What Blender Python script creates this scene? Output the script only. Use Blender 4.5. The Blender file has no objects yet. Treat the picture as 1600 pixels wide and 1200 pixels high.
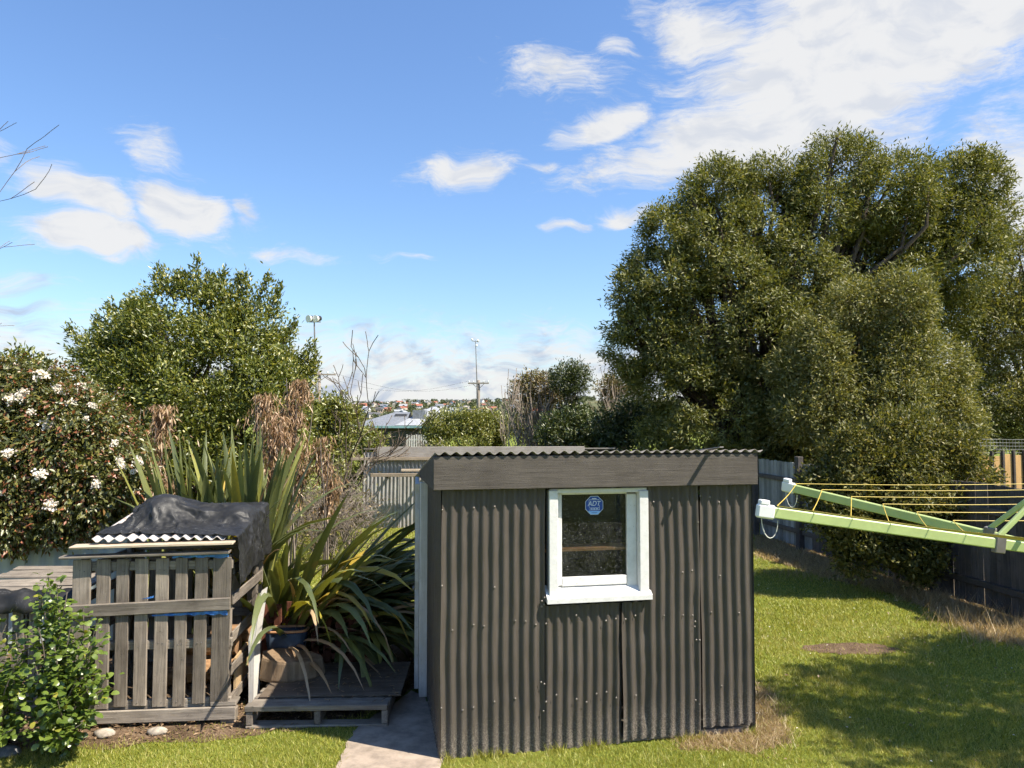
import bpy, math, random
import numpy as np
from mathutils import Vector, Matrix, Euler
rng = np.random.default_rng(7)
random.seed(7)
scene = bpy.context.scene
COL = scene.collection

# ------------------------------------------------------------------ camera
F, PITCH, CAMZ = 1155.0, math.radians(2.73), 2.4
cam_data = bpy.data.cameras.new('camera')
cam_data.sensor_width = 36.0
cam_data.lens = 36.0 * F / 1600.0
cam_data.clip_start, cam_data.clip_end = 0.05, 20000
cam = bpy.data.objects.new('camera', cam_data)
COL.objects.link(cam)
cam.location = (0, 0, CAMZ)
cam.rotation_euler = (math.radians(90) + PITCH, 0, 0)
scene.camera = cam

# ------------------------------------------------------------------ sun, exposure
SUN_AZ, SUN_EL = math.radians(112.4), math.radians(53.0)
SUNV = Vector((math.sin(SUN_AZ) * math.cos(SUN_EL), math.cos(SUN_AZ) * math.cos(SUN_EL), math.sin(SUN_EL)))
sd = bpy.data.lights.new('sun', 'SUN')
sd.energy, sd.angle, sd.color = 5.0, math.radians(0.53), (1.0, 0.92, 0.79)
sun = bpy.data.objects.new('sun', sd)
COL.objects.link(sun)
sun.rotation_euler = (-SUNV).to_track_quat('-Z', 'Y').to_euler()
vs = scene.view_settings
vs.view_transform, vs.look, vs.exposure, vs.gamma = 'Standard', 'None', 1.12, 1.0
vs.use_curve_mapping = False

# ------------------------------------------------------------------ pixel helpers (1600 x 1200 photo)
def ray(px, py):
    x, v = (px - 800) / F, (600 - py) / F
    return Vector((x, math.cos(PITCH) - v * math.sin(PITCH), math.sin(PITCH) + v * math.cos(PITCH)))
def ground(px, py, z=0.0):
    d = ray(px, py)
    return Vector((0, 0, CAMZ)) + d * ((z - CAMZ) / d.z)
def at(px, py, Y):
    d = ray(px, py)
    return Vector((0, 0, CAMZ)) + d * (Y / d.y)

# ------------------------------------------------------------------ node helpers
class NT:
    def __init__(s, tree):
        s.t = tree; s.n = tree.nodes; s.l = tree.links
    def new(s, kind, **kw):
        n = s.n.new(kind)
        for k, v in kw.items(): setattr(n, k, v)
        return n
    def put(s, sock, v):
        if v is None: return
        if hasattr(v, 'is_output') or isinstance(v, bpy.types.NodeSocket): s.l.new(v, sock)
        else: sock.default_value = v
    def math(s, op, a, b=None, c=None, clamp=False):
        n = s.new('ShaderNodeMath', operation=op, use_clamp=clamp)
        for i, v in enumerate((a, b, c)):
            if v is not None: s.put(n.inputs[i], v)
        return n.outputs[0]
    def vmath(s, op, a, b=None):
        n = s.new('ShaderNodeVectorMath', operation=op)
        s.put(n.inputs[0], a)
        if b is not None: s.put(n.inputs[1], b)
        return n.outputs['Value'] if op in ('DOT_PRODUCT', 'LENGTH') else n.outputs[0]
    def noise(s, vec, scale, detail=4, rough=0.55, dist=0.0, col=False):
        n = s.new('ShaderNodeTexNoise')
        if vec is not None: s.put(n.inputs['Vector'], vec)
        n.inputs['Scale'].default_value = scale; n.inputs['Detail'].default_value = detail
        n.inputs['Roughness'].default_value = rough; n.inputs['Distortion'].default_value = dist
        return n.outputs['Color' if col else 'Fac']
    def ramp(s, fac, stops, interp='LINEAR'):
        n = s.new('ShaderNodeValToRGB'); r = n.color_ramp; r.interpolation = interp
        while len(r.elements) < len(stops): r.elements.new(0.5)
        for e, (p, c) in zip(r.elements, stops):
            e.position = p; e.color = (c, c, c, 1) if not hasattr(c, '__len__') else (*c[:3], 1)
        s.put(n.inputs[0], fac)
        return n.outputs[0]
    def mix(s, fac, a, b, blend='MIX'):
        n = s.new('ShaderNodeMix', data_type='RGBA', blend_type=blend)
        s.put(n.inputs[0], fac)
        for i, v in ((6, a), (7, b)):
            if not isinstance(v, bpy.types.NodeSocket): v = (*v[:3], 1)
            s.put(n.inputs[i], v)
        return n.outputs[2]
    def sstep(s, v, lo, hi):
        n = s.new('ShaderNodeMapRange', interpolation_type='SMOOTHSTEP')
        s.put(n.inputs[0], v); n.inputs[1].default_value = lo; n.inputs[2].default_value = hi
        return n.outputs[0]
    def mapping(s, vec, scale=(1, 1, 1), loc=(0, 0, 0), rot=(0, 0, 0)):
        n = s.new('ShaderNodeMapping'); s.put(n.inputs[0], vec)
        n.inputs['Scale'].default_value = scale; n.inputs['Location'].default_value = loc; n.inputs['Rotation'].default_value = rot
        return n.outputs[0]

# ------------------------------------------------------------------ world: clear air with broken cloud
world = bpy.data.worlds.new('World'); scene.world = world; world.use_nodes = True
world.node_tree.nodes.clear()
w = NT(world.node_tree)
sky = w.new('ShaderNodeTexSky', sky_type='NISHITA')
sky.sun_disc = False; sky.sun_elevation = SUN_EL; sky.sun_rotation = SUN_AZ
sky.air_density, sky.dust_density, sky.ozone_density, sky.altitude = 1.35, 0.3, 3.2, 50
tc = w.new('ShaderNodeTexCoord').outputs['Generated']
sep = w.new('ShaderNodeSeparateXYZ'); w.put(sep.inputs[0], tc)
X, Y, Z = sep.outputs
az = w.math('ARCTAN2', X, Y)
el = w.math('ARCSINE', Z)
def azel(px, py):
    d = ray(px, py).normalized()
    return math.atan2(d.x, d.y), math.asin(d.z)
comb = w.new('ShaderNodeCombineXYZ'); w.put(comb.inputs[0], az); w.put(comb.inputs[1], el)
aev = comb.outputs[0]
warpn = w.noise(tc, 5.0, 3, 0.6, col=True)
# soft cover blobs: (px, py, half width px, half height px, tilt deg, gain)
BLOBS = [(1420, 20, 270, 100, 12, 1.25), (1280, 120, 135, 120, 25, 1.2), (1160, 215, 200, 58, 8, .95), (1120, 40, 95, 48, -15, .8),
         (1570, 230, 70, 100, 0, .6), (1600, 330, 80, 110, 0, .8), (1010, 265, 190, 34, 8, .52), (960, 205, 90, 20, 16, .95),
         (900, 120, 115, 50, -6, .56), (990, 66, 36, 20, -15, .6), (735, 278, 76, 22, 6, .85), (970, 340, 40, 13, 5, .8), (880, 362, 48, 8, 4, .6), (850, 272, 34, 9, 0, .5),
         (262, 322, 66, 36, -5, 1.15), (120, 312, 60, 26, -14, 1.0), (120, 361, 74, 24, -5, 1.1), (375, 328, 34, 20, -25, .62), (208, 222, 48, 30, -25, .62),
         (0, 250, 26, 22, 0, .5), (455, 396, 70, 13, -4, .55), (640, 414, 50, 10, -3, .5), (140, 392, 40, 7, 2, .6), (-20, 430, 90, 22, 0, .5), (30, 472, 60, 10, 0, .6)]
cover = None
wv = w.vmath('MULTIPLY', w.vmath('SUBTRACT', warpn, (0.5, 0.5, 0.5)), (0.16, 0.10, 0.0))
aew = w.vmath('ADD', aev, wv)
for (bx, by, hw, hh, tilt, g) in BLOBS:
    a0, e0 = azel(bx, by)
    mp = w.new('ShaderNodeMapping', vector_type='TEXTURE'); w.put(mp.inputs[0], aew)
    mp.inputs['Location'].default_value = (a0, e0, 0); mp.inputs['Rotation'].default_value = (0, 0, math.radians(tilt)); mp.inputs['Scale'].default_value = (hw / F, hh / F, 1)
    r2 = w.vmath('DOT_PRODUCT', mp.outputs[0], mp.outputs[0])
    m = w.math('MULTIPLY', w.math('EXPONENT', w.math('MULTIPLY', r2, -0.9)), g)
    cover = m if cover is None else w.math('MAXIMUM', cover, m)
# the low band of cloud that lines the horizon all round, and broken cloud everywhere out of view
band = w.math('MULTIPLY', w.sstep(el, 0.20, 0.05), 0.64)
wide = w.math('MULTIPLY', w.sstep(w.noise(tc, 1.6, 3, 0.6), 0.58, 0.78), w.sstep(w.math('ABSOLUTE', az), 0.66, 0.95))
cover = w.math('MAXIMUM', w.math('MAXIMUM', cover, band), w.math('MULTIPLY', wide, 0.9))
stretch = w.mapping(aew, scale=(1.0, 2.3, 1.0), rot=(0, 0, math.radians(-14)))
n1 = w.noise(stretch, 11.0, 7, 0.62)
n2 = w.noise(w.mapping(aew, scale=(1.0, 4.5, 1.0), rot=(0, 0, math.radians(-12))), 34.0, 6, 0.68)
tex = w.math('ADD', w.math('MULTIPLY', n1, 0.66), w.math('MULTIPLY', n2, 0.42))
dens = w.sstep(w.math('ADD', cover, w.math('MULTIPLY', w.math('SUBTRACT', tex, 0.54), 1.45)), 0.20, 0.74)
shade = w.noise(w.mapping(aew, scale=(1.0, 2.0, 1.0)), 16.0, 5, 0.55)
ccol = w.mix(w.sstep(shade, 0.34, 0.56), w.mix(w.sstep(el, 0.10, 0.24), (0.50, 0.57, 0.72), (0.72, 0.75, 0.81)), (0.88, 0.88, 0.88))
skyc = w.mix(1.0, sky.outputs[0], (0.82, 0.95, 1.17), 'MULTIPLY')
bg1 = w.new('ShaderNodeBackground'); w.put(bg1.inputs[0], skyc); bg1.inputs[1].default_value = 0.080
bg2 = w.new('ShaderNodeBackground'); w.put(bg2.inputs[0], ccol); bg2.inputs[1].default_value = 0.46
mx = w.new('ShaderNodeMixShader'); w.put(mx.inputs[0], w.math('MULTIPLY', dens, 0.96))
w.put(mx.inputs[1], bg1.outputs[0]); w.put(mx.inputs[2], bg2.outputs[0])
wo = w.new('ShaderNodeOutputWorld'); w.put(wo.inputs[0], mx.outputs[0])

# ------------------------------------------------------------------ materials
MATS = {}
def newmat(name):
    m = bpy.data.materials.new(name); m.use_nodes = True; m.node_tree.nodes.clear()
    MATS[name] = m
    return m, NT(m.node_tree)
def finish(m, n, col, rough=0.8, spec=0.3, metal=0.0, bump=None, bstr=0.4, bdist=0.01):
    p = n.new('ShaderNodeBsdfPrincipled')
    n.put(p.inputs['Base Color'], col if isinstance(col, bpy.types.NodeSocket) else (*col[:3], 1))
    n.put(p.inputs['Roughness'], rough); n.put(p.inputs['Metallic'], metal)
    p.inputs['Specular IOR Level'].default_value = spec
    if bump is not None:
        b = n.new('ShaderNodeBump'); b.inputs['Strength'].default_value = bstr; b.inputs['Distance'].default_value = bdist
        n.put(b.inputs['Height'], bump); n.put(p.inputs['Normal'], b.outputs[0])
    o = n.new('ShaderNodeOutputMaterial'); n.put(o.inputs[0], p.outputs[0])
    return m
def objvec(n, rand=True):
    v = n.new('ShaderNodeTexCoord').outputs['Object']
    if rand:
        r = n.new('ShaderNodeObjectInfo').outputs['Random']
        v = n.vmath('ADD', v, n.vmath('MULTIPLY', (31.0, 17.0, 23.0), n.new_rand(r)))
    return v
def _new_rand(self, r):
    c = self.new('ShaderNodeCombineXYZ')
    for i in range(3): self.put(c.inputs[i], r)
    return c.outputs[0]
NT.new_rand = _new_rand

def wood(name, dark, light, axis='Z', spots=0.0, spotcol=(0.02, 0.02, 0.02), vary=0.35, grain=1.0, rough=0.85):
    m, n = newmat(name)
    v = objvec(n)
    sc = {'X': (1.2, 28, 28), 'Y': (28, 1.2, 28), 'Z': (28, 28, 1.2)}[axis]
    g1 = n.noise(n.mapping(v, scale=tuple(x * grain for x in sc)), 2.4, 6, 0.65, 0.6)
    g2 = n.noise(n.mapping(v, scale=tuple(x * 3.2 for x in sc)), 2.2, 4, 0.7)
    blot = n.noise(v, 5.0, 4, 0.6)
    t = n.math('ADD', n.math('MULTIPLY', g1, 0.6), n.math('MULTIPLY', blot, 0.4))
    c = n.ramp(t, [(0.30, dark), (0.5, [(a + b) / 2 for a, b in zip(dark, light)]), (0.68, light)])
    c = n.mix(n.sstep(g2, 0.36, 0.28), c, [x * 0.35 for x in dark])
    r = n.new('ShaderNodeObjectInfo').outputs['Random']
    c = n.mix(1.0, c, n.ramp(r, [(0, 1 - vary), (1, 1 + vary * 0.6)]), 'MULTIPLY')
    if spots: c = n.mix(n.math('MULTIPLY', n.sstep(n.noise(v, 19.0, 5, 0.7), 0.60, 0.72), spots), c, spotcol)
    return finish(m, n, c, rough, 0.2, bump=n.math('ADD', g1, n.math('MULTIPLY', g2, 0.7)), bstr=0.55, bdist=0.004)

wood('grey_wood', (0.078, 0.063, 0.050), (0.320, 0.270, 0.216), 'Z', 0.5)
wood('grey_wood_x', (0.083, 0.069, 0.056), (0.331, 0.286, 0.233), 'X', 0.4)
wood('grey_wood_y', (0.073, 0.059, 0.047), (0.277, 0.235, 0.190), 'Y', 0.4)
wood('pale_wood_x', (0.268, 0.213, 0.152), (0.536, 0.438, 0.321), 'X', 0.2)
wood('fascia_wood', (0.060, 0.051, 0.044), (0.125, 0.108, 0.093), 'X', 0.25, vary=0.1)
wood('fascia_wood_y', (0.057, 0.049, 0.041), (0.12, 0.103, 0.087), 'Y', 0.25, vary=0.1)
wood('silver_fascia', (0.245, 0.216, 0.186), (0.441, 0.400, 0.365), 'X', 0.3, vary=0.1)
wood('tan_wood', (0.30, 0.185, 0.085), (0.50, 0.335, 0.17), 'Z', 0.1)
wood('tan_ply', (0.30, 0.20, 0.10), (0.46, 0.33, 0.19), 'Y', 0.2)
wood('shelf_wood', (0.32, 0.16, 0.07), (0.48, 0.26, 0.12), 'X', 0.0)
wood('new_paling', (0.36, 0.21, 0.085), (0.52, 0.33, 0.15), 'Z', 0.15, vary=0.12)
wood('dark_paling', (0.045, 0.040, 0.036), (0.15, 0.13, 0.115), 'Z', 0.4)
wood('teal_paling', (0.20, 0.205, 0.19), (0.38, 0.385, 0.36), 'Z', 0.35, (0.08, 0.07, 0.06))
wood('dark_rail', (0.055, 0.048, 0.042), (0.16, 0.14, 0.12), 'Y', 0.4)
wood('red_picket', (0.085, 0.030, 0.018), (0.20, 0.075, 0.045), 'Z', 0.4, (0.07, 0.06, 0.05))
wood('ply_dirty', (0.062, 0.046, 0.033), (0.180, 0.138, 0.101), 'X', 0.7, (0.05, 0.04, 0.025), grain=0.4)
wood('white_board', (0.42, 0.40, 0.36), (0.66, 0.64, 0.60), 'Z', 0.35, (0.20, 0.17, 0.14), vary=0.08)
wood('pole_wood', (0.15, 0.125, 0.10), (0.30, 0.26, 0.22), 'Z', 0.2)
wood('bark', (0.05, 0.038, 0.028), (0.17, 0.13, 0.095), 'Z', 0.3, grain=0.6)
wood('pale_bark', (0.15, 0.12, 0.095), (0.33, 0.275, 0.225), 'Z', 0.2, grain=0.6)
wood('stump_bark', (0.10, 0.065, 0.038), (0.34, 0.24, 0.15), 'Z', 0.4, grain=0.35)
wood('log_wood', (0.13, 0.07, 0.035), (0.42, 0.25, 0.13), 'X', 0.4, grain=0.4)

def white_paint():
    m, n = newmat('white_paint')
    v = objvec(n)
    g = n.noise(n.mapping(v, scale=(10, 10, 10)), 1.5, 5, 0.7)
    chip = n.noise(v, 45.0, 5, 0.75)
    c = n.ramp(g, [(0.3, (0.58, 0.57, 0.545)), (0.65, (0.70, 0.69, 0.67))])
    c = n.mix(n.sstep(chip, 0.62, 0.70), c, (0.38, 0.35, 0.30))
    return finish(m, n, c, 0.5, 0.35, bump=n.math('ADD', g, chip), bstr=0.25, bdist=0.003)
white_paint()

def corr_paint(name, a, b, dust=None, rough=0.5, metal=0.0, rust=None, spec=0.4):
    m, n = newmat(name)
    v = objvec(n, False)
    g = n.noise(v, 3.0, 5, 0.6); f = n.noise(n.mapping(v, scale=(40, 40, 5)), 1.0, 5, 0.65)
    c = n.ramp(n.math('ADD', n.math('MULTIPLY', g, 0.5), n.math('MULTIPLY', f, 0.5)), [(0.32, a), (0.66, b)])
    speck = n.noise(v, 130.0, 3, 0.7)
    c = n.mix(n.math('MULTIPLY', n.sstep(speck, 0.66, 0.74), 0.6), c, [x * 0.35 for x in a])
    if dust is not None:     # splashed soil on the lowest part of the sheet
        s = n.new('ShaderNodeSeparateXYZ'); n.put(s.inputs[0], v)
        low = n.sstep(n.math('ADD', s.outputs[2], n.math('MULTIPLY', g, 0.35)), 0.52, 0.14)
        k = n.math('MULTIPLY', low, n.sstep(n.noise(v, 85.0, 4, 0.75), 0.44, 0.62))
        c = n.mix(n.math('MULTIPLY', k, 0.75), c, dust)
    if rust is not None:
        c = n.mix(n.sstep(n.noise(v, 7.0, 6, 0.7), 0.56, 0.66), c, rust)
    return finish(m, n, c, n.ramp(f, [(0.3, rough - 0.08), (0.7, rough + 0.14)]), spec, metal, bump=n.math('ADD', n.math('MULTIPLY', speck, 0.4), n.math('ADD', g, f)), bstr=0.3, bdist=0.006)
corr_paint('brown_iron', (0.053, 0.044, 0.037), (0.082, 0.069, 0.058), (0.26, 0.23, 0.19))
corr_paint('roof_iron', (0.16, 0.14, 0.12), (0.27, 0.245, 0.22), None, 0.55)
corr_paint('silver_iron', (0.25, 0.24, 0.23), (0.42, 0.41, 0.39), (0.26, 0.2, 0.15), 0.5, 0.3)
corr_paint('white_iron', (0.33, 0.29, 0.26), (0.55, 0.52, 0.49), None, 0.6, 0.0, (0.38, 0.23, 0.17))
corr_paint('teal_iron', (0.30, 0.345, 0.335), (0.44, 0.485, 0.465), (0.2, 0.2, 0.17), 0.55)

def simple(name, col, rough=0.6, spec=0.3, metal=0.0, var=0.25, scale=8.0, bstr=0.25):
    m, n = newmat(name); v = objvec(n)
    g = n.noise(v, scale, 5, 0.65)
    c = n.mix(n.sstep(g, 0.3, 0.7), [x * (1 - var) for x in col], [min(1, x * (1 + var)) for x in col])
    return finish(m, n, c, rough, spec, metal, bump=g, bstr=bstr, bdist=0.004)
simple('nail', (0.16, 0.14, 0.12), 0.4, 0.5, 0.5)
simple('green_paint', (0.42, 0.50, 0.20), 0.42, 0.4, 0, 0.07, 14, 0.1)
simple('white_plastic', (0.72, 0.72, 0.70), 0.4, 0.4, 0, 0.06)
simple('grey_steel', (0.22, 0.20, 0.19), 0.5, 0.5, 0.4)
simple('zinc_wire', (0.35, 0.35, 0.34), 0.45, 0.5, 0.6)
simple('yellow_cord', (0.55, 0.40, 0.07), 0.5, 0.3, 0, 0.15)
simple('pale_cord', (0.62, 0.60, 0.52), 0.6)
simple('stone', (0.33, 0.285, 0.23), 0.9, 0.2, 0, 0.35, 14, 0.6)
simple('dark_stone', (0.13, 0.13, 0.13), 0.9, 0.2, 0, 0.35, 14, 0.6)
simple('blue_tarp', (0.055, 0.19, 0.50), 0.5, 0.4, 0, 0.4, 20, 0.5)
simple('tub_blue', (0.022, 0.035, 0.055), 0.5, 0.4, 0, 0.4)
simple('tub_rim', (0.42, 0.22, 0.11), 0.6)
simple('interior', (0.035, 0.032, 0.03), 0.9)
simple('sticker_blue', (0.012, 0.065, 0.32), 0.4, 0.4, 0, 0.03)
simple('sticker_white', (0.62, 0.70, 0.80), 0.4, 0.4, 0, 0.03)
simple('sticker_pale', (0.25, 0.48, 0.85), 0.4, 0.4, 0, 0.03)
simple('red_wall', (0.42, 0.16, 0.10), 0.8); simple('cream_wall', (0.62, 0.55, 0.44), 0.8); simple('white_wall', (0.72, 0.71, 0.68), 0.8)
simple('tan_wall', (0.46, 0.36, 0.26), 0.8); simple('blue_wall', (0.30, 0.38, 0.45), 0.8)
simple('red_roof', (0.30, 0.115, 0.075), 0.8); simple('grey_roof', (0.17, 0.18, 0.195), 0.6); simple('dark_roof', (0.09, 0.09, 0.095), 0.7); simple('pale_roof', (0.30, 0.31, 0.32), 0.5)
simple('teal_gutter', (0.20, 0.33, 0.34), 0.6); simple('dark_wall', (0.05, 0.045, 0.04), 0.8); simple('dark_glass', (0.03, 0.035, 0.04), 0.15, 0.6)
simple('concrete', (0.29, 0.235, 0.185), 0.92, 0.15, 0, 0.28, 6, 0.6)
simple('lamp_black', (0.03, 0.03, 0.032), 0.5)

def tarp_mat():
    m, n = newmat('black_tarp'); v = objvec(n)
    g = n.noise(v, 4.0, 6, 0.65, 0.8); f = n.noise(v, 60.0, 4, 0.7)
    c = n.ramp(g, [(0.35, (0.010, 0.010, 0.010)), (0.7, (0.026, 0.026, 0.026))])
    vein = n.math('ABSOLUTE', n.math('SUBTRACT', n.noise(v, 5.5, 3, 0.6, 1.4), 0.5))
    c = n.mix(n.math('MULTIPLY', n.math('MULTIPLY', n.sstep(vein, 0.006, 0.001), n.sstep(g, 0.45, 0.6)), 0.35), c, (0.25, 0.25, 0.25))
    return finish(m, n, c, n.ramp(f, [(0.3, 0.48), (0.7, 0.62)]), 0.35, bump=n.math('ADD', n.math('MULTIPLY', n.noise(v, 14.0, 2, 0.5, 0.3), 0.5), n.math('MULTIPLY', f, 0.03)), bstr=0.25, bdist=0.012)
tarp_mat()

def glass_mat():
    m, n = newmat('dusty_glass'); v = objvec(n, False)
    sp = n.sstep(n.noise(v, 120.0, 2, 0.6), 0.665, 0.72)
    film = n.noise(v, 9.0, 5, 0.7)
    k = n.math('ADD', n.math('MULTIPLY', sp, 0.45), n.math('ADD', n.math('MULTIPLY', n.sstep(film, 0.3, 0.75), 0.03), n.math('MULTIPLY', n.sstep(n.noise(v, 48.0, 4, 0.75), 0.45, 0.75), 0.055)))
    d = n.new('ShaderNodeBsdfDiffuse'); d.inputs[0].default_value = (0.58, 0.58, 0.58, 1)
    t = n.new('ShaderNodeBsdfTransparent'); t.inputs[0].default_value = (0.90, 0.92, 0.91, 1)
    g = n.new('ShaderNodeBsdfGlossy'); g.inputs['Roughness'].default_value = 0.03
    fr = n.new('ShaderNodeFresnel'); fr.inputs[0].default_value = 1.45
    a = n.new('ShaderNodeMixShader'); n.put(a.inputs[0], n.math('MULTIPLY', fr.outputs[0], 0.8)); n.put(a.inputs[1], t.outputs[0]); n.put(a.inputs[2], g.outputs[0])
    b = n.new('ShaderNodeMixShader'); n.put(b.inputs[0], k); n.put(b.inputs[1], a.outputs[0]); n.put(b.inputs[2], d.outputs[0])
    o = n.new('ShaderNodeOutputMaterial'); n.put(o.inputs[0], b.outputs[0])
glass_mat()

def leafmat(name, stops, trans=0.35, gloss=0.10, rough=0.42, patch=None):
    """Leaves: colour differs from leaf to leaf; light also comes through them."""
    m, n = newmat(name)
    r = n.new('ShaderNodeNewGeometry').outputs['Random Per Island']
    c = n.ramp(r, stops)
    if patch is not None:
        v = n.new('ShaderNodeTexCoord').outputs['Object']
        c = n.mix(n.math('MULTIPLY', n.sstep(n.noise(v, patch[1], 3, 0.6), 0.48, 0.66), patch[2]), c, patch[0])
    d = n.new('ShaderNodeBsdfDiffuse'); n.put(d.inputs[0], c)
    t = n.new('ShaderNodeBsdfTranslucent'); n.put(t.inputs[0], n.mix(1.0, c, (1.25, 1.2, 0.6), 'MULTIPLY'))
    g = n.new('ShaderNodeBsdfGlossy'); g.inputs['Roughness'].default_value = rough; g.inputs[0].default_value = (0.95, 0.95, 0.9, 1)
    a = n.new('ShaderNodeMixShader'); a.inputs[0].default_value = trans; n.put(a.inputs[1], d.outputs[0]); n.put(a.inputs[2], t.outputs[0])
    b = n.new('ShaderNodeMixShader'); b.inputs[0].default_value = gloss; n.put(b.inputs[1], a.outputs[0]); n.put(b.inputs[2], g.outputs[0])
    o = n.new('ShaderNodeOutputMaterial'); n.put(o.inputs[0], b.outputs[0])
    return m
leafmat('olive_leaf', [(0, (0.074, 0.085, 0.018)), (0.5, (0.134, 0.147, 0.031)), (0.9, (0.23, 0.224, 0.058)), (1, (0.306, 0.259, 0.095))], 0.32, 0.035, 0.5)
leafmat('olive_leaf_pale', [(0, (0.089, 0.095, 0.023)), (0.5, (0.16, 0.165, 0.041)), (0.9, (0.259, 0.245, 0.076)), (1, (0.336, 0.28, 0.115))], 0.32, 0.035, 0.5)
leafmat('bay_leaf', [(0, (0.055, 0.078, 0.014)), (0.5, (0.138, 0.163, 0.026)), (0.85, (0.239, 0.248, 0.043)), (1, (0.35, 0.31, 0.065))], 0.34, 0.05)
leafmat('viburnum_leaf', [(0, (0.049, 0.062, 0.017)), (0.55, (0.116, 0.125, 0.03)), (0.85, (0.192, 0.175, 0.041)), (0.93, (0.266, 0.109, 0.048)), (1, (0.348, 0.118, 0.061))], 0.28, 0.05)
leafmat('bud_red', [(0, (0.16, 0.05, 0.03)), (1, (0.33, 0.14, 0.09))], 0.2, 0.05)
leafmat('petal', [(0, (0.62, 0.50, 0.43)), (0.5, (0.76, 0.70, 0.64)), (1, (0.82, 0.80, 0.77))], 0.3, 0.03)
leafmat('mirror_leaf', [(0, (0.064, 0.104, 0.015)), (0.5, (0.119, 0.173, 0.025)), (0.96, (0.179, 0.233, 0.041)), (1, (0.323, 0.294, 0.033))], 0.34, 0.05, 0.35)
leafmat('hedge_leaf', [(0, (0.105, 0.124, 0.024)), (0.5, (0.196, 0.215, 0.042)), (1, (0.322, 0.299, 0.084))], 0.3, 0.06)
leafmat('brown_leaf', [(0, (0.135, 0.098, 0.048)), (0.5, (0.23, 0.176, 0.084)), (0.8, (0.176, 0.182, 0.06)), (1, (0.365, 0.26, 0.144))], 0.25, 0.04)
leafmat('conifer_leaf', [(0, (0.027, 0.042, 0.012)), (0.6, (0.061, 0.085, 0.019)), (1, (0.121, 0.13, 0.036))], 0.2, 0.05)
leafmat('dead_leaf', [(0, (0.196, 0.109, 0.055)), (0.5, (0.345, 0.213, 0.116)), (1, (0.494, 0.356, 0.22))], 0.25, 0.04)
leafmat('understory_leaf', [(0, (0.056, 0.062, 0.014)), (0.5, (0.112, 0.117, 0.026)), (0.85, (0.191, 0.177, 0.048)), (1, (0.269, 0.222, 0.076))], 0.34, 0.025, 0.5)
leafmat('grass_blade', [(0, (0.165, 0.18, 0.022)), (0.5, (0.29, 0.30, 0.042)), (0.88, (0.42, 0.395, 0.075)), (1, (0.56, 0.48, 0.21))], 0.35, 0.03, 0.5, ((0.40, 0.34, 0.10), 0.9, 0.55))
leafmat('dry_grass_blade', [(0, (0.22, 0.15, 0.07)), (0.5, (0.40, 0.29, 0.15)), (1, (0.55, 0.43, 0.26))], 0.35, 0.03)
leafmat('litter_leaf', [(0, (0.10, 0.06, 0.035)), (0.5, (0.22, 0.14, 0.08)), (1, (0.36, 0.25, 0.15))], 0.2, 0.04)

def flaxmat(name, stops, edge=(0.20, 0.13, 0.04)):
    m, n = newmat(name)
    r = n.new('ShaderNodeObjectInfo').outputs['Random']
    c = n.ramp(r, stops)
    v = objvec(n)
    st = n.noise(n.mapping(v, scale=(60, 60, 3)), 1.5, 3, 0.6)
    c = n.mix(n.math('MULTIPLY', n.sstep(st, 0.42, 0.66), 0.45), c, n.mix(1.0, c, (1.5, 1.4, 1.1), 'MULTIPLY'))
    c = n.mix(n.math('MULTIPLY', n.sstep(n.noise(v, 3.0, 4, 0.7), 0.60, 0.72), 0.6), c, edge)
    d = n.new('ShaderNodeBsdfPrincipled'); n.put(d.inputs['Base Color'], c); d.inputs['Roughness'].default_value = 0.42; d.inputs['Specular IOR Level'].default_value = 0.45
    t = n.new('ShaderNodeBsdfTranslucent'); n.put(t.inputs[0], n.mix(1.0, c, (1.2, 1.2, 0.5), 'MULTIPLY'))
    a = n.new('ShaderNodeMixShader'); a.inputs[0].default_value = 0.18; n.put(a.inputs[1], d.outputs[0]); n.put(a.inputs[2], t.outputs[0])
    o = n.new('ShaderNodeOutputMaterial'); n.put(o.inputs[0], a.outputs[0])
flaxmat('flax_green', [(0, (0.065, 0.082, 0.03)), (0.45, (0.115, 0.132, 0.048)), (0.8, (0.165, 0.178, 0.06)), (1, (0.25, 0.25, 0.06))])
flaxmat('flax_yellow', [(0, (0.30, 0.27, 0.04)), (1, (0.46, 0.31, 0.05))])
flaxmat('flax_dead', [(0, (0.20, 0.12, 0.065)), (0.5, (0.33, 0.215, 0.12)), (1, (0.46, 0.35, 0.23))])

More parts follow.
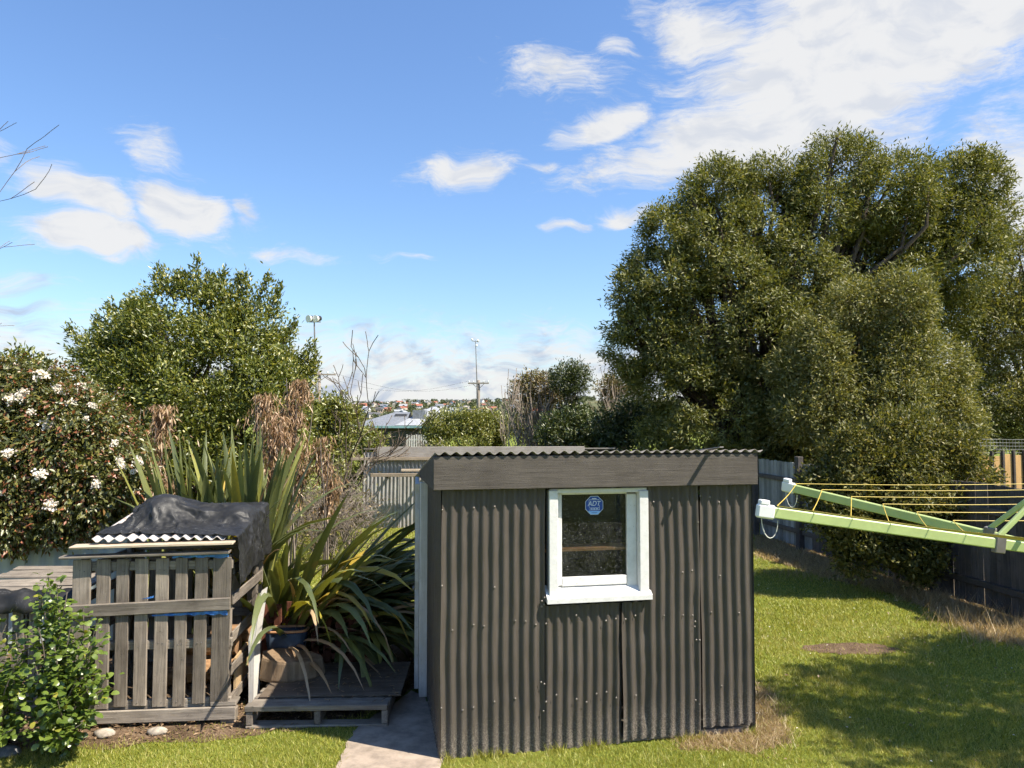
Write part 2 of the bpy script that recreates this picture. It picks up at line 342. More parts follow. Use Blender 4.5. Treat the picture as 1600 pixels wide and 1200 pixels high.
def ground_mats():
    m, n = newmat('lawn_soil'); v = n.new('ShaderNodeTexCoord').outputs['Object']
    a = n.noise(v, 0.7, 5, 0.6); b = n.noise(v, 22.0, 5, 0.7)
    c = n.ramp(n.math('ADD', n.math('MULTIPLY', a, 0.45), n.math('MULTIPLY', b, 0.55)), [(0.35, (0.085, 0.11, 0.02)), (0.55, (0.16, 0.19, 0.033)), (0.7, (0.26, 0.24, 0.07))])
    finish(m, n, c, 0.95, 0.1, bump=b, bstr=0.8, bdist=0.03)
    m, n = newmat('dirt'); v = n.new('ShaderNodeTexCoord').outputs['Object']
    a = n.noise(v, 3.0, 5, 0.65); b = n.noise(v, 40.0, 5, 0.75)
    c = n.ramp(n.math('ADD', n.math('MULTIPLY', a, 0.4), n.math('MULTIPLY', b, 0.6)), [(0.33, (0.055, 0.036, 0.022)), (0.52, (0.15, 0.10, 0.062)), (0.70, (0.30, 0.215, 0.14))])
    finish(m, n, c, 0.95, 0.1, bump=b, bstr=0.9, bdist=0.03)
    m, n = newmat('straw_soil'); v = n.new('ShaderNodeTexCoord').outputs['Object']
    a = n.noise(v, 3.0, 5, 0.65); b = n.noise(v, 60.0, 5, 0.75)
    c = n.ramp(n.math('ADD', n.math('MULTIPLY', a, 0.4), n.math('MULTIPLY', b, 0.6)), [(0.33, (0.11, 0.075, 0.04)), (0.52, (0.24, 0.17, 0.095)), (0.70, (0.40, 0.30, 0.18))])
    finish(m, n, c, 0.95, 0.1, bump=b, bstr=0.9, bdist=0.03)
    m, n = newmat('hill_ground'); v = n.new('ShaderNodeTexCoord').outputs['Object']
    a = n.noise(v, 0.02, 6, 0.65)
    c = n.ramp(a, [(0.35, (0.07, 0.085, 0.04)), (0.55, (0.13, 0.125, 0.065)), (0.7, (0.24, 0.20, 0.13))])
    finish(m, n, c, 0.95, 0.1)
ground_mats()

# ------------------------------------------------------------------ mesh helpers
def tag(o, label=None, cat=None, group=None, kind=None):
    if label: o['label'] = label
    if cat: o['category'] = cat
    if group: o['group'] = group
    if kind: o['kind'] = kind
    return o
def link(o, parent=None):
    COL.objects.link(o)
    if parent is not None: o.parent = parent
    return o
def empty(name, loc, rz=0.0, label=None, cat=None, group=None):
    o = bpy.data.objects.new(name, None); o.empty_display_size = 0.2
    o.location = loc; o.rotation_euler = (0, 0, rz)
    link(o)
    return tag(o, label, cat, group)
class MB:
    """Collects shapes; build() links them as one mesh object."""
    def __init__(s): s.v, s.f, s.m = [], [], []
    def add(s, verts, faces, mi=0):
        k = len(s.v)
        s.v += [tuple(map(float, p)) for p in verts]
        s.f += [tuple(i + k for i in f) for f in faces]
        s.m += [mi] * len(faces)
        return s
    def box(s, c, size, rot=None, bev=0.004, mi=0, jit=0.0):
        h = [x / 2 for x in size]; b = min(bev, min(h) * 0.45)
        vs_, idx = [], {}
        for sx in (-1, 1):
            for sy in (-1, 1):
                for sz in (-1, 1):
                    q = [random.uniform(-jit, jit) for _ in range(3)]
                    for ax in range(3):
                        p = [sx * (h[0] - b), sy * (h[1] - b), sz * (h[2] - b)]
                        p[ax] = (sx, sy, sz)[ax] * h[ax]
                        idx[(sx, sy, sz, ax)] = len(vs_)
                        vs_.append(Vector([p[i] + q[i] for i in range(3)]))
        fs = []
        for ax in range(3):
            o1, o2 = [i for i in range(3) if i != ax]
            for sg in (-1, 1):
                f = []
                for (a, c2) in ((-1, -1), (1, -1), (1, 1), (-1, 1)):
                    k = [0, 0, 0]; k[ax] = sg; k[o1] = a; k[o2] = c2
                    f.append(idx[(*k, ax)])
                flip = (sg > 0) == (ax != 1)
                fs.append(tuple(f) if flip else tuple(reversed(f)))
        for ax in range(3):
            o1, o2 = [i for i in range(3) if i != ax]
            for a in (-1, 1):
                for c2 in (-1, 1):
                    k0 = [0, 0, 0]; k0[o1] = a; k0[o2] = c2; k1 = list(k0); k0[ax] = -1; k1[ax] = 1
                    fs.append((idx[(*k0, o1)], idx[(*k1, o1)], idx[(*k1, o2)], idx[(*k0, o2)]))
        for sx in (-1, 1):
            for sy in (-1, 1):
                for sz in (-1, 1):
                    fs.append(tuple(idx[(sx, sy, sz, ax)] for ax in range(3)))
        R = rot.to_matrix() if isinstance(rot, Euler) else (rot if rot is not None else Matrix.Identity(3))
        c = Vector(c)
        return s.add([R @ v + c for v in vs_], fs, mi)
    def bar(s, p0, p1, wd, th, up=(0, 0, 1), bev=0.004, mi=0, jit=0.0):
        """A plank from p0 to p1: wd across, th along 'up'."""
        p0, p1 = Vector(p0), Vector(p1); x = (p1 - p0); L = x.length; x.normalize()
        y = Vector(up).cross(x).normalized(); z = x.cross(y)
        R = Matrix((x, y, z)).transposed()
        return s.box((p0 + p1) / 2, (L, wd, th), R, bev, mi, jit)
    def tube(s, pts, radii, sides=6, mi=0, cap=True):
        pts = [Vector(p) for p in pts]; n = len(pts)
        vs_, fs = [], []
        ref = Vector((0.31, 0.17, 0.93))
        for i, p in enumerate(pts):
            t = (pts[min(i + 1, n - 1)] - pts[max(i - 1, 0)]).normalized()
            if abs(t.dot(ref)) > 0.95: ref = Vector((0.9, 0.3, 0.1))
            a = t.cross(ref).normalized(); b = t.cross(a)
            for k in range(sides):
                an = 2 * math.pi * k / sides
                vs_.append(p + (a * math.cos(an) + b * math.sin(an)) * radii[i])
        for i in range(n - 1):
            for k in range(sides):
                k2 = (k + 1) % sides
                fs.append((i * sides + k, i * sides + k2, (i + 1) * sides + k2, (i + 1) * sides + k))
        if cap:
            fs.append(tuple(range(sides))); fs.append(tuple((n - 1) * sides + k for k in reversed(range(sides))))
        return s.add(vs_, fs, mi)
    def build(s, name, mats, parent=None, smooth=False, loc=None):
        me = bpy.data.meshes.new(name)
        vv = s.v
        if loc is not None: vv = [(a - loc[0], b - loc[1], c - loc[2]) for a, b, c in vv]
        me.from_pydata(vv, [], s.f)
        mats = mats if isinstance(mats, (list, tuple)) else [mats]
        for x in mats: me.materials.append(MATS[x])
        if len(mats) > 1: me.polygons.foreach_set('material_index', s.m)
        if smooth: me.polygons.foreach_set('use_smooth', [True] * len(me.polygons))
        import bmesh
        bm = bmesh.new(); bm.from_mesh(me); bmesh.ops.recalc_face_normals(bm, faces=bm.faces); bm.to_mesh(me); bm.free()
        o = bpy.data.objects.new(name, me)
        if loc is not None: o.location = loc
        return link(o, parent)
def fastmesh(name, V, T, mat, parent=None, smooth=False):
    """numpy verts (n,3) and triangles (m,3) straight into a mesh object."""
    me = bpy.data.meshes.new(name)
    me.vertices.add(len(V)); me.vertices.foreach_set('co', np.asarray(V, np.float32).ravel())
    me.loops.add(T.size); me.loops.foreach_set('vertex_index', np.asarray(T, np.int32).ravel())
    me.polygons.add(len(T))
    me.polygons.foreach_set('loop_start', np.arange(0, T.size, 3, dtype=np.int32))
    if smooth: me.polygons.foreach_set('use_smooth', np.ones(len(T), bool))
    me.update(calc_edges=True)
    me.materials.append(MATS[mat])
    return link(bpy.data.objects.new(name, me), parent)
def part_box(name, parent, mat, c, size, rot=None, bev=0.004, jit=0.0):
    """A board of its own, its origin at its middle, so the grain follows it."""
    mb = MB().box((0, 0, 0), size, None, bev, 0, jit)
    o = mb.build(name, mat, parent); o.location = c
    if rot is not None: o.rotation_euler = rot
    return o
def part_bar(name, parent, mat, p0, p1, wd, th, up=(0, 0, 1), bev=0.004, jit=0.0):
    p0, p1 = Vector(p0), Vector(p1)
    return MB().bar(p0, p1, wd, th, up, bev, 0, jit).build(name, mat, parent, loc=(p0 + p1) / 2)
cy = scene.cycles
cy.max_bounces, cy.diffuse_bounces, cy.glossy_bounces, cy.transmission_bounces, cy.transparent_max_bounces = 5, 3, 2, 3, 6
cy.caustics_reflective = cy.caustics_refractive = False
world.cycles.sampling_method = 'MANUAL'; world.cycles.sample_map_resolution = 256
cy.use_adaptive_sampling = True; cy.adaptive_threshold = 0.02; cy.adaptive_min_samples = 12

# ================================================================== THE SETTING
gm = MB()
gm.add([(-3000, -60, 0), (3000, -60, 0), (3000, 3200, 0), (-3000, 3200, 0)], [(0, 1, 2, 3)])
tag(gm.build('ground', 'lawn_soil'), kind='structure')
def sheet(name, pts, z, mat, wob=0.05, sub=6):
    """An irregular flat patch lying on the ground."""
    out = []
    for i, p in enumerate(pts):
        q = pts[(i + 1) % len(pts)]
        for k in range(sub):
            t = k / sub
            out.append((p[0] + (q[0] - p[0]) * t + random.uniform(-wob, wob), p[1] + (q[1] - p[1]) * t + random.uniform(-wob, wob), z))
    return tag(MB().add(out, [tuple(range(len(out)))]).build(name, mat), kind='structure')
def gp(*pp): return [tuple(ground(x, y)[:2]) for x, y in pp]
DIRT = gp((-160, 1180), (60, 1172), (200, 1166), (380, 1152), (440, 1142), (560, 1120), (660, 1075), (650, 990), (300, 980), (-300, 980))
PATH = gp((515, 1260), (528, 1200), (540, 1166), (560, 1136), (600, 1110), (645, 1080), (672, 1100), (690, 1192), (690, 1260))
STRAW = gp((1180, 870), (1300, 905), (1400, 930), (1470, 960), (1530, 1000), (1600, 1010), (1700, 1015), (1800, 960), (1600, 900), (1400, 868), (1250, 845), (1180, 838))
SHEDEDGE = gp((1060, 1169), (1110, 1172), (1180, 1178), (1240, 1160), (1225, 1130), (1205, 1080), (1178, 1070), (1150, 1100), (1080, 1130))
PATCH = [(ground(1327, 1014).x + 0.52 * math.cos(a), ground(1327, 1014).y + 0.21 * math.sin(a)) for a in np.linspace(0, 2 * math.pi, 10, endpoint=False)]
sheet('soil', DIRT, 0.004, 'dirt', 0.06)
sheet('path', PATH, 0.010, 'concrete', 0.015)
sheet('soil', STRAW, 0.004, 'straw_soil', 0.08)
sheet('soil', SHEDEDGE, 0.004, 'straw_soil', 0.03)
sheet('soil', PATCH, 0.006, 'dirt', 0.03, 3)

# far hill across the valley
def hill_z(x, y):
    t = min(max((y - 500) / 1150, 0), 1)
    ridge = 38 + 5 * math.sin(x * 0.006 + 1.0) + 3.0 * math.sin(x * 0.021) + 0.012 * x
    return -1.0 + (ridge + 1) * (t * t * (3 - 2 * t)) + 1.0 * math.sin(x * 0.013 + y * 0.01) * t
hv, hf = [], []
nx, ny = 80, 26
for j in range(ny):
    for i in range(nx):
        x, y = -2400 + 4800 * i / (nx - 1), 480 + 1500 * j / (ny - 1)
        hv.append((x, y, hill_z(x, y)))
for j in range(ny - 1):
    for i in range(nx - 1):
        hf.append((j * nx + i, j * nx + i + 1, (j + 1) * nx + i + 1, (j + 1) * nx + i))
tag(MB().add(hv, hf).build('hillside', 'hill_ground', smooth=True), kind='structure')

# ================================================================== corrugated iron
def corr(wd, ht, pitch=0.076, amp=0.0105, rows=18, phase=0.0, dent=0.004, ragged=0.0, seed=0, per=8, taper=0.0):
    """Corrugated sheet standing in the local XZ plane, crests towards -y. Returns verts, faces."""
    r = np.random.default_rng(seed)
    nxx = max(2, int(round(wd / pitch * per))) + 1
    xs = np.linspace(0, wd, nxx); zs = np.linspace(0, ht, rows)
    nb = 26
    bx, bz, br, ba = r.uniform(0, wd, nb), r.uniform(0, ht, nb), r.uniform(0.02, 0.09, nb), r.normal(0, dent, nb)
    V, Fc = [], []
    rb = r.uniform(-ragged, ragged, nxx); rt = r.uniform(-ragged, ragged, nxx)
    rb = np.convolve(rb, np.ones(5) / 5, 'same') * 2
    for j, z in enumerate(zs):
        wig = 0.0035 * np.sin(z * 2.3 + seed) + 0.002 * np.sin(z * 7.1 + seed * 2.0)
        for i, x in enumerate(xs):
            y = -amp * math.cos(2 * math.pi * (x / pitch + phase)) + float(np.sum(ba * np.exp(-((bx - x) ** 2 + ((bz - z) * 0.6) ** 2) / br ** 2)))
            zz = z + (rb[i] if j == 0 else 0) + (rt[i] * 0.4 if j == rows - 1 else 0)
            V.append((x + wig, y, zz))
    for j in range(rows - 1):
        for i in range(nxx - 1):
            Fc.append((j * nxx + i, j * nxx + i + 1, (j + 1) * nxx + i + 1, (j + 1) * nxx + i))
    return V, Fc
def iron(name, parent, mat, loc, rz, wd, ht, **kw):
    V, Fc = corr(wd, ht, **kw)
    o = MB().add(V, Fc).build(name, mat, parent, smooth=True)
    o.location = loc; o.rotation_euler = (0, 0, rz)
    return o
def nails(parent, pts, r=0.0085):
    mb = MB()
    for (x, y, z) in pts:
        k = [(x, y - r * 1.1, z)]
        for q in range(6): k.append((x + r * math.cos(q * 1.047), y, z + r * math.sin(q * 1.047)))
        mb.add(k, [(0, q + 1, (q + 1) % 6 + 1) for q in range(6)])
    return tag(mb.build('nails', 'nail', parent, smooth=True), kind='stuff')

# ================================================================== THE BROWN SHED
TH = math.radians(10.6)
P0 = ground(688, 1187); P0.z = 0
shed = empty('garden_shed', P0, TH, 'brown corrugated iron garden shed with flat board fascia and white window', 'shed')
AX, BX = Vector((math.cos(TH), math.sin(TH), 0)), Vector((-math.sin(TH), math.cos(TH), 0))
def wl(px, py, off=0.0):
    """Photo pixel -> (x, z) on the shed's front wall plane (off metres in front of it)."""
    d = ray(px, py); o = Vector((0, 0, CAMZ)); q = P0 - BX * off
    t = (q - o).dot(BX) / d.dot(BX); p = o + d * t - P0
    return p.dot(AX), p.z
W = wl(1177, 1000)[0]
ZF0, ZF1 = wl(920, 762, 0.06)[1], wl(920, 711, 0.06)[1]     # fascia bottom and top
DEP, SLOPE = 2.6, math.tan(math.radians(8.0))
xA, xB, xC = wl(851, 1000)[0], wl(972, 1000)[0], wl(1093, 1000)[0]
wx0, wx1 = wl(857, 850)[0], wl(1013, 850)[0]
zs0, zs1 = wl(930, 939)[1], wl(930, 764)[1]                 # sill underside, head
top = ZF1 - 0.05
P = 0.076
AMP = 0.0105
ph = lambda x: (x / P) % 1.0
iron('wall_sheet', shed, 'brown_iron', (0, 0, 0.0), 0, xA, top, ragged=0.004, seed=3, phase=0.0, rows=26)
iron('wall_sheet', shed, 'brown_iron', (xA - 0.03, 0.006, 0.005), 0, xB - xA + 0.03, zs0 - 0.025, ragged=0.006, seed=5, phase=0.3, rows=20)
iron('wall_sheet', shed, 'brown_iron', (xB, -0.004, 0.03), 0, wx1 - xB, zs0 - 0.05, ragged=0.004, seed=9, phase=0.05, rows=20)
iron('wall_sheet', shed, 'brown_iron', (wx1 - 0.012, -0.003, 0.03), 0, xC - wx1 + 0.012, top - 0.03, ragged=0.004, seed=12, phase=ph(wx1 - xB - 0.012), rows=26)
iron('wall_sheet', shed, 'brown_iron', (xC + 0.014, -0.001, 0.075), 0, W - xC - 0.014, top - 0.075, ragged=0.012, seed=14, phase=0.1, rows=26)
# nails follow the battens
npts = []
for zrow in (0.36, 0.93, 1.22, 1.78):
    for k in range(31):
        x = P * (k + 0.0) + 0.004
        if random.random() < (0.42 if zrow != 1.22 else 0.25):
            zz = zrow + random.uniform(-0.035, 0.035)
            if wx0 - 0.03 < x < wx1 + 0.03 and zz > zs0 - 0.04: continue
            npts.append((x, -0.0125, zz))
for k in range(7): npts.append((xA - 0.012 + random.uniform(-.02, .02), -0.0115, random.uniform(.1, 1.1))); npts.append((xC - 0.02 + random.uniform(-.03, .02), -0.0125, random.uniform(.2, 1.8)))
nails(shed, npts)
# fascia along the front, barge board along the left slope
xf0, xf1 = wl(677, 740, 0.06)[0], wl(1184, 740, 0.06)[0]
part_box('fascia', shed, 'fascia_wood', ((xf0 + xf1) / 2, -0.046, (ZF0 + ZF1) / 2), (xf1 - xf0, 0.030, ZF1 - ZF0), (0, math.radians(-0.05), 0))
mb = MB()
L = 1.55
for xx in (xf0 + 0.002, xf0 + 0.028):
    pass
a, b = xf0 + 0.002, xf0 + 0.026
zt = lambda y: ZF1 - SLOPE * y
mb.add([(a, -0.03, ZF0), (a, L, ZF0 - 0.03), (a, L, zt(L)), (a, -0.03, zt(0)), (b, -0.03, ZF0), (b, L, ZF0 - 0.03), (b, L, zt(L)), (b, -0.03, zt(0))],
       [(0, 1, 2, 3), (7, 6, 5, 4), (0, 4, 5, 1), (1, 5, 6, 2), (2, 6, 7, 3), (3, 7, 4, 0)])
mb.build('barge_board', 'fascia_wood_y', shed)
a, b = xf1 - 0.026, xf1 - 0.002
zb = lambda y: ZF0 - SLOPE * y
MB().add([(a, -0.03, zb(0)), (a, DEP, zb(DEP)), (a, DEP, zt(DEP)), (a, -0.03, zt(0)), (b, -0.03, zb(0)), (b, DEP, zb(DEP)), (b, DEP, zt(DEP)), (b, -0.03, zt(0))],
         [(0, 1, 2, 3), (7, 6, 5, 4), (0, 4, 5, 1), (1, 5, 6, 2), (2, 6, 7, 3), (3, 7, 4, 0)]).build('barge_board', 'fascia_wood_y', shed)
# roof: corrugations run down to the back, their ends show over the fascia
pr = 0.0795
for (x0, x1, dz) in ((xf0 + 0.01, xf0 + 0.85, 0.0), (xf0 + 0.80, xf0 + 1.64, 0.003), (xf0 + 1.60, xf1 + 0.035, 0.001)):
    V, Fc = corr(x1 - x0, DEP + 0.12, pitch=pr, amp=0.0115, rows=6, phase=((x0 - xf0) / pr) % 1, dent=0.0015, seed=21)
    V = [(x, z - 0.075, ZF1 + 0.012 - y - SLOPE * (z - 0.075) + dz) for (x, y, z) in V]
    o = MB().add(V, Fc).build('roof_sheet', 'roof_iron', shed, smooth=True); o.location = (x0, 0, 0)
    md = o.modifiers.new('thick', 'SOLIDIFY'); md.thickness = 0.0025
# side and back walls
iron('wall_sheet', shed, 'brown_iron', (-0.004, 1.16, 0.0), -math.pi / 2, 1.16, ZF0 + 0.03, seed=31, rows=10)
iron('wall_sheet', shed, 'brown_iron', (W, 0.0, 0.0), math.pi / 2, DEP, zt(DEP) - 0.05, seed=33, rows=6)
iron('wall_sheet', shed, 'brown_iron', (W, DEP, 0.0), math.pi, W, zt(DEP) - 0.05, seed=34, rows=6)
iron('wall_sheet', shed, 'brown_iron', (0.0, DEP, 0.0), -math.pi / 2, DEP - 2.05, zt(DEP) - 0.05, seed=35, rows=6)
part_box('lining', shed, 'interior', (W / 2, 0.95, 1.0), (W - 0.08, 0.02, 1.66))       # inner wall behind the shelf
part_box('floor_slab', shed, 'concrete', (W / 2, DEP / 2, 0.02), (W - 0.06, DEP - 0.06, 0.04))
part_box('corner_post', shed, 'white_board', (-0.045, 1.205, 0.93), (0.07, 0.07, 1.84), bev=0.006)
# side door: weathered white boards, a little ajar
door = MB()
zed = np.linspace(0, 1.78, 22)
Vd, Fd = [], []
for j, z in enumerate(zed):
    wv_ = 0.012 * math.sin(z * 9) + 0.010 * math.sin(z * 23 + 1) + random.uniform(-.004, .004)
    for (x, y) in ((0.0, wv_), (0.0, 0.82), (0.035, 0.82), (0.035, wv_)):
        Vd.append((x, y, z))
for j in range(21):
    for k in range(4): Fd.append((j * 4 + k, j * 4 + (k + 1) % 4, j * 4 + 4 + (k + 1) % 4, j * 4 + 4 + k))
Fd += [(3, 2, 1, 0), (84, 85, 86, 87)]
d = door.add(Vd, Fd).build('door', 'white_board', shed); d.location = (-0.115, 1.27, 0.05); d.rotation_euler = (0, 0, math.radians(-3))
hd = MB().box((0, 0, 0), (0.02, 0.10, 0.02)).build('handle', 'grey_steel', d); hd.location = (-0.012, 0.10, 0.85)

# window
win = MB().box(((wx0 + wx1) / 2, 0.03, zs1 - 0.012), (wx1 - wx0 - 0.02, 0.07, 0.035)).build('window', 'white_paint', shed)
def wpart(name, mat, px0, px1, py0, py1, y0, y1, rot=None):
    xa, xb = wl(px0, (py0 + py1) / 2)[0], wl(px1, (py0 + py1) / 2)[0]
    za, zb_ = wl((px0 + px1) / 2, py1)[1], wl((px0 + px1) / 2, py0)[1]
    return part_box(name, win, mat, ((xa + xb) / 2, (y0 + y1) / 2, (za + zb_) / 2), (xb - xa, y1 - y0, zb_ - za), rot)
wpart('jamb', 'white_paint', 857, 871, 766, 931, -0.024, 0.07)
wpart('jamb', 'white_paint', 998, 1012, 766, 931, -0.024, 0.07)
wpart('stile', 'white_paint', 871.3, 880, 772, 917, 0.035, 0.068)
wpart('stile', 'white_paint', 982, 997.7, 772, 917, 0.035, 0.068)
wpart('rail', 'white_paint', 880.2, 981.8, 763, 773, 0.036, 0.066)
wpart('rail', 'white_paint', 880.2, 981.8, 902, 916, 0.033, 0.067)
sl = MB()
xa, xb = wl(853, 935)[0], wl(1016, 935)[0]
zi, zo = wl(930, 914)[1] - 0.002, wl(930, 930)[1]
sl.add([(xa, -0.05, zs0 + 0.004), (xb, -0.05, zs0 + 0.004), (xb, -0.05, zo - 0.003), (xa, -0.05, zo - 0.003), (xa, 0.07, zs0 + 0.012), (xb, 0.07, zs0 + 0.012), (xb, 0.07, zi), (xa, 0.07, zi)],
       [(0, 1, 2, 3), (7, 6, 5, 4), (0, 4, 5, 1), (1, 5, 6, 2), (2, 6, 7, 3), (3, 7, 4, 0)])
sl.build('sill', 'white_paint', win)
gx0, gx1, gz0, gz1 = wl(880, 850)[0], wl(982, 850)[0], wl(930, 903)[1], wl(930, 772)[1]
MB().add([(gx0, 0.052, gz0), (gx1, 0.052, gz0), (gx1, 0.052, gz1), (gx0, 0.052, gz1)], [(0, 1, 2, 3)]).build('pane', 'dusty_glass', win)
# octagonal sticker on the pane
def text_polys(txt, size):
    cu = bpy.data.curves.new('t', 'FONT'); cu.body = txt; cu.size = size; cu.align_x = 'CENTER'; cu.align_y = 'CENTER'
    ob = bpy.data.objects.new('t', cu); COL.objects.link(ob)
    dg = bpy.context.evaluated_depsgraph_get()
    me = bpy.data.meshes.new_from_object(ob.evaluated_get(dg))
    V = [tuple(v.co) for v in me.vertices]; Fc = [tuple(p.vertices) for p in me.polygons]
    bpy.data.objects.remove(ob); bpy.data.curves.remove(cu); bpy.data.meshes.remove(me)
    return V, Fc
sx, sz = wl(928.5, 789.5, -0.05)
R8 = (wl(942.5, 789)[0] - wl(914.5, 789)[0]) / 2
st = MB()
def octo(r, y, mi, cut=None):
    q = [(r * math.cos(math.radians(22.5 + 45 * k)) / math.cos(math.radians(22.5)), r * math.sin(math.radians(22.5 + 45 * k)) / math.cos(math.radians(22.5))) for k in range(8)]
    st.add([(u, y, v) for u, v in q], [tuple(range(8))], mi)
octo(R8, 0.0, 1); octo(R8 * 0.955, -0.0006, 0)
def srect(u0, u1, v0, v1, mi, y=-0.0012): st.add([(u0 * R8, y, v0 * R8), (u1 * R8, y, v0 * R8), (u1 * R8, y, v1 * R8), (u0 * R8, y, v1 * R8)], [(0, 1, 2, 3)], mi)
V8 = [(-.72, -.62), (.72, -.62), (.41, -.94), (-.41, -.94)]
st.add([(u * R8, -0.0012, v * R8) for u, v in V8], [(0, 1, 2, 3)], 2)
for (u0, u1, v0, v1) in ((-.60, .58, .585, .62), (-.60, -.565, -.2, .585), (-.60, .58, -.29, -.25), (-.60, .58, -.52, -.48), (.545, .58, -.48, .0)): srect(u0, u1, v0, v1, 1)
V, Fc = text_polys('ADT', R8 * 0.74)
st.add([((x * 0.92 + 0.25 * y) , -0.0013, y + 0.17 * R8) for x, y, z in V], Fc, 1)
for j in range(3): srect(-.42 + j * .3, -.2 + j * .3, -.42, -.35, 1)
srect(-.25, .25, .68, .76, 1); srect(-.32, .32, -.82, -.77, 0, -0.0016)
stk = st.build('sticker', ['sticker_blue', 'sticker_white', 'sticker_pale'], win); stk.location = (sx, 0.0495, sz)
tag(stk, 'blue octagonal alarm sticker on the glass')
part_box('shelf', shed, 'shelf_wood', ((gx0 + gx1) / 2, 0.18, wl(930, 858, -0.08)[1]), (0.95, 0.20, 0.024))

# flat strip lying on the roof, its end sticking out over the fascia
s0, s1 = wl(1118, 705, 0.15), wl(1150, 700, -0.5)
bar_ = MB().bar(P0 + AX * s0[0] - BX * 0.25 + Vector((0, 0, ZF1 + 0.058)), P0 + AX * (s0[0] + 0.02) + BX * 0.45 + Vector((0, 0, ZF1 - 0.012)), 0.034, 0.008).build('metal_strip', 'grey_steel', loc=P0 + AX * s0[0] + Vector((0, 0, ZF1)))
tag(bar_, 'thin dark metal strip lying on the shed roof and jutting over the fascia', 'strip')

# ================================================================== LOW CORRUGATED SHED AT THE BACK
YB = 16.4
BS = at(590, 700, YB); BS.z = 0
bsh = empty('back_shed', (BS.x - 0.3, BS.y, 0), math.radians(3), 'low silver corrugated back shed with a long grey timber fascia', 'shed')
hz = at(600, 698, YB).z
for k in range(7): iron('wall_sheet', bsh, 'silver_iron', (k * 0.80, 0.002 * (k % 2), 0), 0, 0.815, hz - 0.12, pitch=0.085, amp=0.013, seed=60 + k, rows=8, per=7, phase=0)
Wb = (914 - 590) / F * YB
part_box('fascia', bsh, 'silver_fascia', (0.3 + Wb / 2, -0.05, hz - 0.115), (Wb, 0.03, 0.23))
part_box('rail', bsh, 'pale_wood_x', (0.62, -0.09, hz - 0.265), (1.75, 0.05, 0.06))
part_box('rail', bsh, 'pale_wood_x', (0.85, -0.35, hz - 0.60), (1.3, 0.08, 0.07))
part_box('rail', bsh, 'pale_wood_x', (1.25, -0.3, hz - 0.50), (0.8, 0.08, 0.05))
for (x, z) in ((0.55, -.6), (1.35, -.6)): part_box('bracket', bsh, 'grey_wood_y', (x, -0.17, hz + z - 0.04), (0.05, 0.33, 0.05))
MB().add([(0, -0.03, hz - 0.03), (5.6, -0.03, hz - 0.03), (5.6, 2.4, hz - 0.22), (0, 2.4, hz - 0.22), (0, -0.03, hz - 0.06), (5.6, -0.03, hz - 0.06), (5.6, 2.4, hz - 0.25), (0, 2.4, hz - 0.25)],
         [(0, 1, 2, 3), (7, 6, 5, 4), (0, 4, 5, 1), (1, 5, 6, 2), (2, 6, 7, 3), (3, 7, 4, 0)]).build('roof', 'roof_iron', bsh)
for (x, rz, ln) in ((0, -math.pi / 2, 2.3), (5.6, math.pi / 2, 2.3)): iron('wall_sheet', bsh, 'silver_iron', (x, 2.3 if rz < 0 else 0, 0), rz, ln, hz - 0.26, pitch=0.085, amp=0.013, rows=4)

# ================================================================== PALLET COMPOST BIN
BR = math.radians(5.5)
B0 = ground(112, 1138); B0.z = 0
CA, CB = Vector((math.cos(BR), math.sin(BR), 0)), Vector((-math.sin(BR), math.cos(BR), 0))
def bl(px, py, off=0.0):
    d = ray(px, py); o = Vector((0, 0, CAMZ)); q = B0 + CB * off
    t = (q - o).dot(CB) / d.dot(CB); p = o + d * t - B0
    return p.dot(CA), p.z
binn = empty('compost_bin', B0, BR, 'grey weathered timber bin built from pallets with slatted front', 'bin')
ztop = bl(240, 872)[1]; zbot = bl(240, 1102)[1]
cols = [(113, 141), (151, 172), (181, 201), (211, 231), (242, 262.5), (273, 292), (303, 323), (332, 360)]
for i, (a, b) in enumerate(cols):
    x0, x1 = bl(a, 990)[0], bl(b, 990)[0]
    zb2 = zbot + random.uniform(-.015, .012)
    part_box('slat', binn, 'grey_wood', ((x0 + x1) / 2, -0.012 + random.uniform(-.004, .004), (ztop + zb2) / 2), (x1 - x0, 0.02, ztop - zb2), (0, math.radians(random.uniform(-.5, .5)), 0), jit=0.003)
    part_box('slat', binn, 'grey_wood', ((x0 + x1) / 2 + 0.01, 1.02, (ztop + zb2) / 2), (x1 - x0, 0.02, ztop - zb2))
WB = bl(362, 990)[0]
(xa, z0), (xb, z1) = bl(108, 956, -0.03), bl(360, 943, -0.03)
part_bar('rail', binn, 'grey_wood_x', (xa, -0.036, z0), (xb, -0.036, z1), 0.024, 0.095, jit=0.003)
(xa, z0), (xb, z1) = bl(150, 1121, -0.03), bl(368, 1113, -0.03)
part_bar('rail', binn, 'grey_wood_x', (xa - 0.2, -0.035, z0), (xb, -0.035, z1), 0.024, 0.098, jit=0.003)
for zz in (0.16, 0.62, 1.24): part_box('rail', binn, 'grey_wood_x', (WB / 2, 0.024, zz), (WB, 0.045, 0.07))
for zz in (0.16, 0.62, 1.24): part_box('rail', binn, 'grey_wood_x', (WB / 2, 0.985, zz), (WB, 0.045, 0.07))
for xx in (0.02, WB - 0.02):
    for zz in (0.16, 0.40, 0.66, 0.95, 1.20): part_box('side_slat', binn, 'grey_wood_y', (xx + (0.012 if xx > 1 else -.012), 0.52, zz + random.uniform(-.02, .02)), (0.02, 0.96, 0.085), jit=0.003)
    for yy in (0.06, 0.92): part_box('post', binn, 'grey_wood', (xx - (0.025 if xx > 1 else -.025), yy, 0.66), (0.045, 0.07, 1.3))
